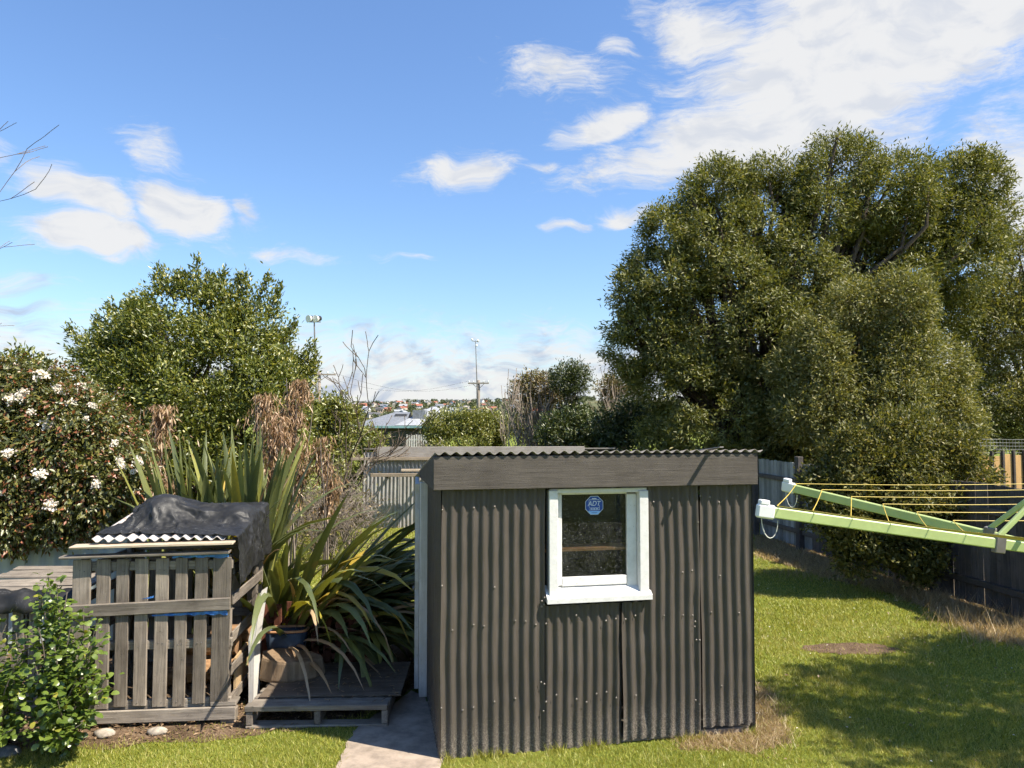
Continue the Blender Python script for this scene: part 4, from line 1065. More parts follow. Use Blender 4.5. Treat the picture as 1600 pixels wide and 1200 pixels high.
# tree to the right of the view: its crown shades the lawn
LB = [((7.5, 4.7, 4.7), (1.6, 1.5, 1.1)), ((6.4, 3.9, 4.3), (1.2, 1.1, 0.9)), ((8.2, 5.6, 4.6), (1.3, 1.4, 1.0)), ((7.6, 6.3, 3.7), (0.9, 0.9, 0.7)), ((6.5, 5.2, 4.9), (1.1, 1.0, 0.8)), ((8.4, 4.0, 4.2), (1.2, 1.2, 0.9))]
plant('garden_tree', 'green garden tree beside the lawn beyond the right edge, throwing its shade', 'tree', (7.9, 4.9, 0), LB, 'bay_leaf', 1700, 13, 0.11, 0.045, 0.15, 47, trunk=0.12, nlimb=12, twigs=3, shell=0.25, rough=0.25, gap=-0.15, gapf=2.2)

# ---- left: big leafy shrub tree, flowering shrub
LB = [lobe(290, 545, 12.6, 92), lobe(225, 580, 12.4, 76), lobe(370, 560, 12.6, 80), lobe(262, 480, 12.6, 34, 1.3), lobe(340, 490, 12.6, 36, 1.3), lobe(405, 510, 12.6, 28, 1.3), lobe(200, 640, 12.2, 72), lobe(300, 640, 12.2, 105), lobe(405, 630, 12.2, 80), lobe(165, 555, 12.6, 34), lobe(212, 510, 12.6, 24, 1.3), lobe(450, 590, 12.6, 30), lobe(300, 720, 12.0, 110), lobe(200, 740, 12.0, 80), lobe(400, 730, 12.0, 80)]
bay = plant('bay_tree', 'dense dark green bushy tree with loose upright shoots at left', 'tree', (-5.3, 12.6, 0), LB, 'bay_leaf', 7600, 14, 0.078, 0.032, 0.15, 53, trunk=0.14, nlimb=14, twigs=3, shell=0.14, rough=0.2, gap=-0.45, gapf=3.2, upb=0.6)
# upright shoots that break its outline
r = random.Random(5); mb = MB(); sp, sa, sn = [], [], []
for (px, py, dx, dy) in ((305, 450, 4, -45), (262, 452, -15, -32), (345, 455, 4, -30), (370, 460, 6, -28), (405, 470, 14, -36), (425, 480, 10, -30), (230, 490, -22, -22), (190, 505, -20, -28), (140, 540, -34, -28), (150, 570, -42, -20), (135, 600, -22, -24),
                         (445, 540, 18, -38), (465, 570, 24, -30), (470, 600, 20, -40), (290, 455, -8, -26), (385, 470, -2, -38), (330, 455, 0, -22), (210, 500, -10, -30), (165, 520, -14, -24), (480, 590, 14, -26)):
    a_ = at(px, py, 12.6) - Vector((-5.3, 12.6, 0)); b_ = at(px + dx, py + dy, 12.6) - Vector((-5.3, 12.6, 0))
    a_ -= (b_ - a_) * 0.8
    limb(mb, a_, b_, 0.014, 0.004, r, 5, 0.05, 4)
    for k in range(230):
        t = r.random() ** 0.75; q = a_.lerp(b_, 0.12 + 0.88 * t)
        s = 0.09 * (1.2 - 0.75 * t)
        sp.append((q.x + r.gauss(0, s), q.y + r.gauss(0, s), q.z + r.gauss(0, 0.07))); d_ = (b_ - a_).normalized()
        sa.append((d_.x + r.gauss(0, .6), d_.y + r.gauss(0, .6), d_.z + r.gauss(0, .5))); sn.append((r.gauss(0, 1), r.gauss(0, 1), 1))
V, T = leaves(np.array(sp), np.array(sa), np.array(sn), 0.085, 0.034)
fastmesh('shoots', V, T, 'bay_leaf', bay); mb.build('twigs', 'bark', bay)

VB = Vector((-5.2, 8.3, 0))
LB = [lobe(60, 660, 8.2, 92), lobe(0, 650, 8.2, 80), lobe(120, 700, 8.0, 90), lobe(40, 740, 7.9, 90), lobe(150, 770, 7.8, 62), lobe(-40, 720, 8.0, 95), lobe(190, 740, 7.8, 38), lobe(-60, 640, 8.2, 90), lobe(90, 800, 7.7, 50), lobe(20, 810, 7.6, 48)]
vib = plant('flowering_shrub', 'dense shrub with white and pink flower heads at the left edge', 'shrub', tuple(VB), LB, 'viburnum_leaf', 5200, 14, 0.060, 0.028, 0.10, 61, trunk=0.09, nlimb=12, twigs=2, shell=0.12, rough=0.12, droop=0.35, upb=0.0)
r2 = np.random.default_rng(3)
sp, sn = crown_points(LB, 250, 62, shell=0.03, rough=0.12)
sel = (sp[:, 1] < 8.2)
sp, sn = sp[sel], sn[sel]
m = len(sp) * 16
pos = np.repeat(sp + sn * 0.05, 16, 0) + r2.normal(0, 0.028, (m, 3)); ax = np.repeat(sn, 16, 0) + r2.normal(0, .7, (m, 3))
V, T = leaves(pos - np.array(VB), ax, r2.normal(0, 1, (m, 3)), 0.035, 0.014)
tag(fastmesh('buds', V, T, 'bud_red', vib), kind='stuff')
FL = [(15, 625, 1.2), (38, 614, 1), (65, 588, 1.3), (75, 662, 1.4), (20, 575, 1), (110, 630, 1), (125, 605, 1.1), (60, 545 + 40, .9), (15, 710, 1.1), (62, 741, 1.2), (150, 757, .9), (188, 722, .8), (216, 722, 1.1), (192, 730, .7), (208, 738, .6), (80, 790, 1.2), (33, 622, 1.1), (145, 635, .8), (90, 608, .9), (5, 770, .7), (178, 693, .7), (100, 612, .8), (48, 645, .8), (135, 655, .6)]
depth = []
allp = sp
for i, (px, py, s) in enumerate(FL):
    c0 = at(px, py, 7.6); best = min(LB, key=lambda l: math.hypot(l[0][0] - at(px, py, l[0][1]).x, l[0][2] - at(px, py, l[0][1]).z) / l[1][0])
    yy = best[0][1]; q = at(px, py, yy); k = 1 - ((q.x - best[0][0]) / best[1][0]) ** 2 - ((q.z - best[0][2]) / best[1][2]) ** 2
    q = at(px, py, yy - best[1][1] * math.sqrt(max(0.05, k)) - 0.03)
    nrm = unit(np.array([[q.x - best[0][0], q.y - best[0][1] - 0.2, q.z - best[0][2] + 0.2]]))[0]
    n_ = 70
    dd = np.clip(r2.normal(0, 1, (n_, 3)), -1.5, 1.5); dd -= np.outer(dd @ nrm, nrm) * 0.6
    pos = dd * 0.026 * s + nrm * (0.03 - 8.0 * (dd ** 2).sum(1)[:, None] * 0.0006)
    V, T = leaves(pos, r2.normal(0, 1, (n_, 3)) + nrm * 0.2, np.tile(nrm, (n_, 1)) + r2.normal(0, .3, (n_, 3)), 0.024 * s, 0.022 * s, 0.1)
    o = fastmesh('flower_cluster', V, T, 'petal', vib); o.location = Vector(q) - VB
# shoot standing above the flowering shrub
mbp = [((at(35, 600, 8.2).x, 8.3, at(35, 590, 8.2).z), (0.16, 0.16, 0.30))]
plant('leafy_shoot_shrub', 'narrow dark green leafy shoots rising behind the flowering shrub', 'shrub', (at(35, 600, 9.0).x, 9.0, 0), [lobe(30, 578, 9.0, 20, 1.7), lobe(48, 592, 9.0, 14, 1.5), lobe(30, 640, 9.0, 40, 1.4)], 'bay_leaf', 190, 14, 0.085, 0.032, 0.1, 67, trunk=0.04, nlimb=5, upb=0.8, shell=0.3)

# ---- round leaved shrub at the bottom left
def mirror_shrub(base, stems, label, seed, group=None):
    t = empty('round_leaf_shrub', base, 0, label, 'shrub', group); r = random.Random(seed); mb = MB(); P_, A_, N_ = [], [], []
    for (tx, ty, tz) in stems:
        e = Vector((tx, ty, tz)) - Vector(base); s0 = Vector((r.uniform(-.12, .12), r.uniform(-.08, .08), 0))
        pts = [s0.lerp(e, k / 6) + (Vector((r.gauss(0, .02), r.gauss(0, .02), 0)) if 0 < k < 6 else Vector()) for k in range(7)]
        mb.tube(pts, [0.010 - 0.0011 * k for k in range(7)], 5, cap=False)
        for k in range(int(105 * e.length)):
            u = 0.12 + 0.88 * r.random(); i = min(5, int(u * 6)); q = pts[i].lerp(pts[i + 1], u * 6 - i)
            a_ = Vector((r.gauss(0, 1), r.gauss(-.25, 1), r.gauss(0.25, .5))).normalized()
            q2 = q + a_ * r.uniform(0.01, 0.10)
            P_.append(q2); A_.append(a_); N_.append((r.gauss(0, .5), r.gauss(-.3, .5), 1))
    n = len(P_); sz = np.random.default_rng(seed).uniform(0.6, 1.2, n)
    V, T = round_leaves(np.array([tuple(p) for p in P_]), np.array([tuple(p) for p in A_]), np.array(N_), 0.054 * sz, 0.040 * sz)
    fastmesh('crown', V, T, 'mirror_leaf', t); mb.build('stems', 'pale_bark', t)
b1 = ground(95, 1165)
mirror_shrub((b1.x, b1.y, 0), [tuple(at(x, y, d)) for x, y, d in ((75, 900, 5.5), (88, 915, 5.4), (62, 930, 5.5), (105, 925, 5.45), (130, 950, 5.4), (150, 975, 5.3), (60, 980, 5.3), (110, 980, 5.3), (140, 1010, 5.25), (85, 1010, 5.2), (165, 1060, 5.25), (160, 1085, 5.2), (55, 1040, 5.2), (120, 1060, 5.15), (150, 1110, 5.2), (60, 1110, 5.15), (90, 1095, 5.1), (130, 1130, 5.15), (70, 1150, 5.1), (85, 925, 5.6), (120, 1020, 5.5), (70, 1060, 5.4), (100, 950, 5.5), (145, 1060, 5.3), (95, 1150, 5.1))],
             'glossy round leaved green shrub standing against the pallet bin at left', 3)
b2 = ground(-25, 1165)
mirror_shrub((b2.x, b2.y, 0), [tuple(at(x, y, d)) for x, y, d in ((10, 975, 5.4), (25, 990, 5.3), (30, 1030, 5.2), (0, 1000, 5.3), (38, 1080, 5.2), (15, 1060, 5.2), (-10, 1040, 5.2), (5, 1110, 5.15), (20, 1140, 5.1), (-30, 990, 5.3), (-50, 1050, 5.2), (10, 1010, 5.5), (-60, 1000, 5.3))],
             'glossy round leaved shrub cut off by the bottom left edge', 4)

# ---- New Zealand flax: every strap leaf is a part
def strap(L_, wd, theta, phi, droop, twist, r):
    """Leaf from the origin: leaves at angle theta from upright towards azimuth phi and bends over with its weight."""
    N = 9; V, Fc = [], []
    p = Vector((0, 0, 0)); th = theta
    hx, hy = math.cos(phi), math.sin(phi); side = Vector((-hy, hx, 0))
    for i in range(N + 1):
        t = i / N
        d = Vector((hx * math.sin(th), hy * math.sin(th), math.cos(th)))
        if i: p = p + d * L_ / N
        nrm = side.cross(d)
        tw = twist * t; s2 = side * math.cos(tw) + nrm * math.sin(tw); n2 = nrm * math.cos(tw) - side * math.sin(tw)
        wv = wd * (0.55 + 0.9 * t if t < 0.45 else (0.955 * (1 - ((t - 0.45) / 0.55) ** 2.2) + 0.02))
        v = 0.42 * (1 - t) + 0.08
        V += [p - s2 * wv * 0.5 + n2 * wv * v, p, p + s2 * wv * 0.5 + n2 * wv * v]
        th += droop / N * (0.25 + 1.9 * t)
    for i in range(N):
        for k in range(2): Fc.append((i * 3 + k, i * 3 + k + 1, i * 3 + k + 4, i * 3 + k + 3))
    return V, Fc
def flax(name, label, base, fans, seed, w0, w1):
    t = empty(name, base, 0, label, 'flax'); r = random.Random(seed)
    for (ox, oy, n, lmin, lmax, th0, th1, az0, azs, dr0, dr1, matw) in fans:
        for k in range(n):
            L_ = r.uniform(lmin, lmax); phi = r.gauss(az0, azs); th = r.uniform(th0, th1)
            u = r.random(); mt = 'flax_green' if u < matw[0] else ('flax_yellow' if u < matw[0] + matw[1] else 'flax_dead')
            V, Fc = strap(L_, r.uniform(w0, w1) * (0.45 if mt == 'flax_dead' else 1), th, phi, r.uniform(dr0, dr1), r.gauss(0, 0.5), r)
            o = MB().add(V, Fc).build('leaf', mt, t, smooth=True); z = max(0.02, 0.02)
            o.location = (ox + r.gauss(0, 0.07), oy + r.gauss(0, 0.07), z)
    return t
PI = math.pi
g_ = (0.90, 0.05); d_ = (0.62, 0.06)
flax('flax_plant', 'upright clump of green flax blades rising behind the black tarpaulin', (-2.95, 7.6, 0),
     [(-0.3, 0, 36, 1.95, 2.4, 0.02, 0.24, 0, 3.0, 0.05, 0.4, g_), (0.25, 0, 40, 1.95, 2.4, 0.02, 0.25, 0, 3.0, 0.05, 0.4, g_), (0.05, 0.1, 16, 1.9, 2.3, 0.12, 0.35, -0.8, 1.5, 0.8, 1.7, (0.92, 0.05)), (0.1, 0, 10, 1.3, 2.2, 0.1, 0.3, -0.5, 1.2, 0.2, 1.2, (0, 0))], 71, 0.10, 0.13)
flax('flax_plant', 'large sprawling clump of flax with drooping leaves over the plywood step', (-2.2, 7.35, 0),
     [(0, 0, 52, 1.7, 2.3, 0.45, 0.9, 0.0, 0.45, 0.2, 0.9, g_), (0.1, 0, 64, 1.5, 2.1, 0.35, 0.95, -0.1, 0.6, 0.7, 1.8, (0.86, 0.02)), (0.35, 0.1, 52, 1.2, 1.7, 0.35, 0.95, 0.0, 0.5, 1.3, 2.3, (0.95, 0.0)),
      (-0.1, 0, 12, 1.2, 1.7, 0.1, 0.4, -1.3, 0.7, 0.5, 1.0, (0.9, 0.05)), (0.15, 0.2, 26, 1.5, 2.1, 0.4, 0.85, 0.4, 0.4, 0.5, 1.4, g_), (0.6, 0.15, 52, 1.1, 1.5, 0.3, 0.8, -0.05, 0.6, 1.6, 2.6, (0.95, 0.0)),
      (0, 0, 46, 1.2, 1.9, 0.5, 1.15, -0.2, 0.6, 0.5, 1.6, (0.05, 0.0)), (-.05, 0, 14, 1.9, 2.3, 0.2, 0.5, -0.4, 0.5, 1.3, 2.0, (0.6, 0.35))], 73, 0.07, 0.11)

# ---- dry brown growth hanging behind the flax
def dry(px, ytop, ybot, wpx, Y_, n, label, seed):
    a_ = at(px, ytop, Y_); b_ = at(px, ybot, Y_); base = (a_.x, Y_, 0); r = np.random.default_rng(seed)
    t = empty('dry_stalk', base, 0, label, 'dead plant')
    z = r.uniform(b_.z, a_.z, n); u = (z - b_.z) / (a_.z - b_.z)
    wv = wpx / F * Y_ * (0.45 + 0.55 * np.sin(np.clip(u * 3.0, 0, 3.14))) * (0.35 + 0.75 * np.abs(np.sin(z * 5.5 + seed)) * (0.6 + 0.4 * np.sin(z * 13 + seed)))
    pos = np.stack([r.normal(0, 0.45, n) * wv + 0.08 * np.sin(z * 6 + seed) + 0.10 * (r.random(n) < .4), r.normal(0, 0.35, n) * wv, z], 1)
    ax = np.stack([r.normal(0, .35, n), r.normal(0, .35, n), -np.abs(r.normal(.9, .3, n))], 1)
    V, T = leaves(pos, ax, r.normal(0, 1, (n, 3)), r.uniform(0.05, 0.17, n), r.uniform(0.010, 0.026, n), 0.4)
    fastmesh('crown', V, T, 'dead_leaf', t)
    mb = MB(); rr = random.Random(seed)
    for k in range(5): limb(mb, (rr.gauss(0, .05), rr.gauss(0, .05), 0), (rr.gauss(0, .15), rr.gauss(0, .1), a_.z * rr.uniform(.85, 1.0)), 0.014, 0.004, rr, 6, 0.03, 4)
    mb.build('trunk', 'pale_bark', t)
dry(240, 630, 800, 38, 9.0, 1500, 'brown withered stalk with hanging dead leaves left of the upright flax', 81)
dry(418, 612, 780, 46, 9.4, 1900, 'broad brown withered clump between the bushy tree and the bare twigs', 83)
dry(455, 590, 790, 40, 9.8, 1900, 'tall tan withered stalk right of the broad withered clump', 85)
dry(505, 680, 800, 20, 9.8, 700, 'thin pale tan withered stalk in front of the tangled twigs', 87)

# ---- bare twiggy growth
def bare(name, label, base, dirs, length, rad, depth, seed, mat='pale_bark', leaf=None, nleaf=0, group=None, **kw):
    t = empty(name, base, 0, label, 'tree' if 'tree' in name else 'shrub', group); r = random.Random(seed); mb = MB(); tips = []
    for (dx, dy, dz, s) in dirs: tips += branches(mb, Vector((r.gauss(0, .06), r.gauss(0, .06), -0.02)), Vector((dx, dy, dz)), length * s, rad * s, depth, r, **kw)
    mb.build('branches', mat, t)
    if leaf:
        rr = np.random.default_rng(seed); tp = np.array([tuple(q) for q in tips]); k = rr.integers(0, len(tp), nleaf)
        V, T = leaves(tp[k] + rr.normal(0, 0.10, (nleaf, 3)), rr.normal(0, 1, (nleaf, 3)), rr.normal(0, 1, (nleaf, 3)), 0.07, 0.03)
        fastmesh('crown', V, T, leaf, t)
    return t
for i, (px, Y_, s, lb_) in enumerate(((520, 12.5, 1.0, 'tangle of bare grey twigs left of the silver back shed'), (545, 13.8, 0.85, 'tangled bare twig bush in front of the silver back shed'), (630, 20.5, 1.1, 'low tangle of bare twigs behind the silver back shed'), (500, 15.0, 1.0, 'wispy twig bush at the foot of the bare fruit tree'))):
    b = at(px, 800, Y_); bare('twig_bush', lb_, (b.x, Y_, 0), [(math.cos(a) * .7, math.sin(a) * .7, 1.0, random.uniform(.8, 1.1)) for a in np.linspace(0, 6.0, 9)], 0.66 * s, 0.012, 5, 91 + i,
         bend=0.5, up=0.05, sides=4, ang=0.7, shrink=0.78, minr=0.0035, split=(2, 3), seg=3, leaf='brown_leaf' if i in (0, 3) else None, nleaf=700 if i in (0, 3) else 0)
b = at(505, 800, 13.5)
bare('bare_fruit_tree', 'bare fruit tree with thin leafless branches against the sky', (b.x, 13.5, 0), [(.1, 0, 1, 1), (.42, .1, 1, 1.1), (-.2, .1, 1, .9), (.6, 0, 1, .8)], 1.55, 0.032, 4, 104, mat='bark', bend=0.25, up=0.14, sides=5, ang=0.55, shrink=0.66, minr=0.007, split=(2, 3))
b = at(-75, 700, 8.6)
bare('bare_tree', 'bare leafless tree reaching thin twigs in from the left edge', (b.x - 0.95, 8.6, 0), [(.12, 0, 1, 1), (-.1, .1, 1, 1.05)], 2.6, 0.05, 5, 115, mat='bark', bend=0.22, up=0.10, sides=5, ang=0.55, shrink=0.68, minr=0.004, split=(2, 3))

# ---- hedge and shrubs beyond the back shed
def bush(name, label, cat, px0, px1, ytop, Y_, mat, n, seed, L=0.11, Wd=0.045, shell=0.2, rough=0.25, gap=-0.5, sub=5, group=None, cr=0.16, upb=0.5):
    r = random.Random(seed); zt_ = at(800, ytop, Y_).z; x0, x1 = at(px0, 650, Y_).x, at(px1, 650, Y_).x; wd = (x1 - x0) / 2; cx = (x0 + x1) / 2
    lobes = [((cx, Y_, zt_ * 0.42), (wd * 0.9, min(wd, 1.3), zt_ * 0.42))]
    for k in range(sub):
        u = (k + 0.5) / sub * 2 - 1; rr = wd / sub * 1.7; h = zt_ * (1 - 0.14 * abs(u) ** 2) - rr * r.uniform(0.8, 1.25)
        lobes.append(((cx + u * wd * 0.8, Y_ + r.uniform(-.4, .2), h), (rr, rr, rr * 1.1)))
    plant(name, label, cat, (cx, Y_, 0), lobes, mat, n, 12, L, Wd, cr, seed, trunk=0.06, nlimb=8, twigs=2, shell=shell, rough=rough, gap=gap, gapf=1.5, upb=upb, group=group, bark='pale_bark')
bush('hedge', 'sunlit yellow green hedge beside the grey roofed house', 'hedge', 655, 820, 640, 27, 'hedge_leaf', 2300, 121, sub=7)
bush('brown_shrub', 'tall brown twiggy shrub right of the yellow green hedge', 'shrub', 800, 880, 582, 25, 'brown_leaf', 900, 123, L=0.09, gap=-0.2, sub=4)
bush('conifer', 'narrow dark conifer with a browning top in the back hedge', 'tree', 866, 915, 562, 24, 'conifer_leaf', 900, 125, L=0.10, Wd=0.03, sub=2, upb=1.0)
bush('pale_shrub', 'pale tan upright shrub between the conifer and the huge tree', 'shrub', 930, 985, 566, 25, 'brown_leaf', 620, 127, L=0.09, gap=-0.15, sub=2)
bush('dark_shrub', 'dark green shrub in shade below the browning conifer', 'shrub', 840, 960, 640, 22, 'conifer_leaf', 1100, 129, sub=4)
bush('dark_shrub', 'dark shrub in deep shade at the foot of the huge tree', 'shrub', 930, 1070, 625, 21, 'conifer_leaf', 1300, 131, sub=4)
bush('mixed_shrub', 'olive shrub behind the tangled twigs left of the house roof', 'shrub', 470, 560, 625, 17, 'hedge_leaf', 700, 133, sub=4, gap=-0.2)
bush('mixed_shrub', 'low olive shrub just left of the yellow green hedge', 'shrub', 540, 600, 665, 24, 'hedge_leaf', 420, 135, sub=3, gap=-0.2)
for i, (px, ln, lb_) in enumerate(((815, 1.35, 'upright bare stems rising from the tall brown shrub'), (850, 1.45, 'upright bare stems beside the browning conifer'), (960, 1.35, 'upright bare stems next to the huge tree'))):
    b = at(px, 700, 24.5); bare('stem_bush', lb_, (b.x, 24.3, 0), [(math.cos(a) * .28, math.sin(a) * .2, 1, random.uniform(.8, 1.1)) for a in np.linspace(0, 6, 11)], ln * 1.12, 0.03, 3, 140 + i, bend=0.15, up=0.2, sides=4, ang=0.35, shrink=0.75, minr=0.010, split=(2, 3))
bush('side_hedge', 'dense green hedge beyond the left edge behind the teal fence', 'hedge', -620, -60, 560, 11, 'bay_leaf', 2600, 151, sub=7)

# ================================================================== RIGHT BOUNDARY
q0, q1 = ground(1640, 985), ground(1185, 836)
fd = (q1 - q0); FL_ = fd.length; fa = math.atan2(fd.y, fd.x)
rf = empty('paling_fence', (q0.x, q0.y, 0), fa, 'dark weathered paling fence along the right side of the lawn', 'fence')
HF = 1.55
n = int(FL_ / 0.105)
for k in range(n):
    teal = k * 0.105 > FL_ * 0.70
    part_box('paling', rf, 'teal_paling' if teal else 'dark_paling', (k * 0.105 + 0.05, -0.0 + random.uniform(-.004, .004), HF / 2 + 0.03 + random.uniform(-.012, .012)), (0.103, 0.016, HF), (0, math.radians(random.uniform(-.6, .6)), 0), bev=0.003, jit=0.003)
nseg = 4
for k in range(nseg):
    for z in (0.32, 1.25): part_box('rail', rf, 'dark_rail', ((k + 0.5) * FL_ / nseg, 0.035, z), (FL_ / nseg - 0.01, 0.045, 0.08))
for k in range(nseg + 1): part_box('post', rf, 'dark_paling', (k * FL_ / nseg, 0.06, 0.85), (0.13, 0.11, 1.72), bev=0.01)
# neighbour's taller fence beyond: new timber boards between old posts
nf0, nf1 = at(1515, 740, 13.2), at(1700, 740, 14.0)
na = math.atan2(nf1.y - nf0.y, nf1.x - nf0.x); NL = (nf1 - nf0).length
nf = empty('board_fence', (nf0.x, nf0.y, 0), na, 'new orange timber board fence with grey posts beyond the paling fence', 'fence')
zt1 = at(1570, 711, 13.0).z
for k in range(int(NL / 0.25)): part_box('board', nf, 'new_paling', (k * 0.25 + 0.12, 0.0, zt1 / 2), (0.205, 0.02, zt1 - 0.02 - 0.03 * (k % 3)), bev=0.003, jit=0.003)
for k in range(int(NL / 0.25) + 1): part_box('post', nf, 'dark_paling', (k * 0.25, -0.02, (zt1 + 0.06) / 2), (0.05, 0.05, zt1 + 0.06))
part_box('rail', nf, 'dark_rail', (NL / 2, 0.035, zt1 * 0.4), (NL, 0.04, 0.08))
mb = MB()
for k in range(int(NL / 0.075) + 1): mb.tube([(k * 0.075, 0.03, zt1 - 0.1), (k * 0.075 + random.uniform(-.01, .01), 0.03, zt1 + 0.26)], [0.0028] * 2, 4)
for z in range(5): mb.tube([(NL * i / 8, 0.03, zt1 + 0.02 + z * 0.06 + 0.008 * math.sin(i * 1.3)) for i in range(9)], [0.0028] * 9, 4)
o = mb.build('wire_mesh', 'zinc_wire', nf); o['kind'] = 'stuff'

# ================================================================== ROTARY CLOTHES HOIST
hub = at(1650, 862, 3.08); tip1 = at(1196, 799, 3.0)
av = tip1 - hub; AL = Vector((av.x, av.y, 0)).length; rise = av.z
ho = empty('clothes_hoist', (hub.x, hub.y, 0), 0, 'light green rotary clothes hoist with yellow lines at the right edge', 'clothes hoist')
hz_ = hub.z; a1 = math.atan2(av.y, av.x)
MB().tube([(0, 0, 0), (0, 0, 1.0), (0, 0, hz_ + 0.30)], [0.03, 0.03, 0.024], 14).build('mast', 'green_paint', ho, smooth=True)
MB().tube([(0, 0, 0), (0, 0, 0.05)], [0.06, 0.05], 14).build('ground_collar', 'grey_steel', ho)
MB().tube([(0, 0, hz_ - 0.06), (0, 0, hz_ + 0.06)], [0.055, 0.055], 14).build('hub', 'grey_steel', ho)
MB().tube([(0, 0, hz_ + 0.23), (0, 0, hz_ + 0.31)], [0.045, 0.04], 14).build('head', 'grey_steel', ho)
ARMS = (0, 57, 129, 180, 237, 309)
def armpt(k, t): a = a1 - math.radians(ARMS[k % 6]); return Vector((AL * t * math.cos(a), AL * t * math.sin(a), hz_ + rise * t))
UPV = Vector((0, 0, 1))
for k in range(6):
    p0, p1 = armpt(k, 0.03), armpt(k, 0.98)
    part_bar('arm', ho, 'green_paint', p0, p1, 0.022, 0.043, bev=0.004)
    d_ = (p1 - p0).normalized()
    cp = MB().bar(p1 - d_ * 0.012, p1 + d_ * 0.062, 0.030, 0.056, bev=0.010).bar(p1 + d_ * 0.01 + UPV * 0.036, p1 + d_ * 0.05 + UPV * 0.036, 0.03, 0.02, bev=0.004).build('end_cap', 'white_plastic', ho, loc=p1)
    pb = armpt(k, 0.20)
    part_bar('brace', ho, 'green_paint', pb + UPV * 0.03, Vector((0, 0, hz_ + 0.26)) + d_ * 0.03, 0.016, 0.022)
    br = MB().bar(pb - d_ * 0.022, pb + d_ * 0.022, 0.030, 0.074, bev=0.003).build('bracket', 'grey_steel', ho, loc=pb)
    # loop of cord hanging from the cap
    if k in (0, 1):
        lp = [p1 + d_ * (0.008 + 0.034 * math.cos(q * math.pi / 10)) + Vector((0, 0, -0.03 - 0.075 * math.sin(q * math.pi / 10))) for q in range(11)]
        MB().tube(lp, [0.0018] * 11, 5).build('cord_loop', 'pale_cord', ho)
for li, t in enumerate((0.96, 0.84, 0.71, 0.58, 0.45, 0.32)):
    for k in range(6):
        pA, pB = armpt(k, t) + UPV * 0.029, armpt(k + 1, t) + UPV * 0.029
        pts = [pA.lerp(pB, i / 8) - UPV * 0.008 * t * math.sin(math.pi * i / 8) for i in range(9)]
        MB().tube(pts, [0.0019] * 9, 5).build('line', 'yellow_cord', ho)

# ================================================================== POLES, MASTS
def upole(px, ytop, Y_, label, arm=1.1, tilt=0.0):
    p = at(px, ytop, Y_); t = empty('utility_pole', (p.x, Y_, 0), tilt, label, 'pole')
    MB().tube([(0, 0, 0), (0, 0, p.z * .5), (0, 0, p.z + 0.15)], [0.15, 0.13, 0.105], 10).build('pole', 'pole_wood', t, smooth=True)
    part_box('crossarm', t, 'pole_wood', (0, -0.14, p.z - 0.1), (2 * arm, 0.10, 0.11))
    for x in (-arm * .92, -arm * .5, arm * .5, arm * .92): MB().tube([(x, -0.14, p.z - 0.04), (x, -0.14, p.z + 0.03), (x, -0.14, p.z + 0.12)], [0.018, 0.05, 0.035], 8).build('insulator', 'white_plastic', t)
    for s in (-1, 1): part_bar('strut', t, 'grey_steel', (s * arm * .55, -0.14, p.z - 0.14), (0, -0.14, p.z - 0.6), 0.02, 0.04)
    return Vector((p.x, Y_, p.z))
u1 = upole(499, 583, 52, 'wooden utility pole with crossarm behind the bare fruit tree', 1.15, 0.15)
u2 = upole(748, 597, 60, 'grey utility pole with crossarm rising from the yellow green hedge', 0.85, -0.1)
for s, lab in ((-0.8, 'left power line sagging between the two utility poles'), (0.8, 'right power line sagging between the two utility poles')):
    a_, b_ = u1 + Vector((s, 0, 0.1)), u2 + Vector((s, 0, 0.1))
    tag(MB().tube([a_.lerp(b_, i / 12) - Vector((0, 0, 1.1 * math.sin(math.pi * i / 12))) for i in range(13)], [0.007] * 13, 4).build('power_line', 'lamp_black'), lab, 'cable')
# floodlight mast
p = at(491, 503, 90); fm = empty('floodlight_mast', (p.x + 0.6, 90, 0), 0, 'tall thin floodlight mast with two round lamps above the trees', 'floodlight')
MB().tube([(0, 0, 0), (-0.3, 0, p.z * .5), (-0.6, 0, p.z)], [0.16, 0.12, 0.085], 8).build('mast', 'grey_steel', fm)
part_box('crossbar', fm, 'grey_steel', (-0.65, 0, p.z), (1.7, 0.12, 0.12))
for x in (-1.15, -0.3):
    lm = MB().tube([(x + .25, 0.28, p.z + 0.42), (x + 0.05, 0.0, p.z + 0.40), (x - .12, -0.28, p.z + 0.36)], [0.16, 0.34, 0.46], 12).build('lamp', 'white_plastic', fm)
    MB().tube([(x + 0.14, 0.15, p.z + 0.44), (x + 0.36, 0.40, p.z + 0.50)], [0.36, 0.30], 12).build('housing', 'lamp_black', lm)
    MB().tube([(x + 0.05, 0, p.z + 0.05), (x + 0.05, 0, p.z + 0.25)], [0.05, 0.05], 6).build('bracket', 'grey_steel', fm)
# aerial mast
p = at(743, 532, 75); am = empty('aerial_mast', (p.x + 0.25, 75, 0), 0, 'thin aerial mast with small sensors on top near the right utility pole', 'mast')
MB().tube([(0, 0, 0), (-0.1, 0, p.z * .6), (-0.25, 0, p.z)], [0.09, 0.06, 0.03], 7).build('mast', 'grey_steel', am)
MB().tube([(-0.62, 0, p.z - 0.05), (0.1, 0, p.z - 0.15)], [0.03, 0.03], 6).build('crossbar', 'grey_steel', am)
for (x, z) in ((-0.6, 0.12), (0.0, 0.0), (-0.15, -0.5)): MB().tube([(x, 0, p.z + z - .1), (x, 0, p.z + z), (x, 0, p.z + z + .1)], [0.09, 0.12, 0.05], 8).build('sensor', 'white_plastic', am)

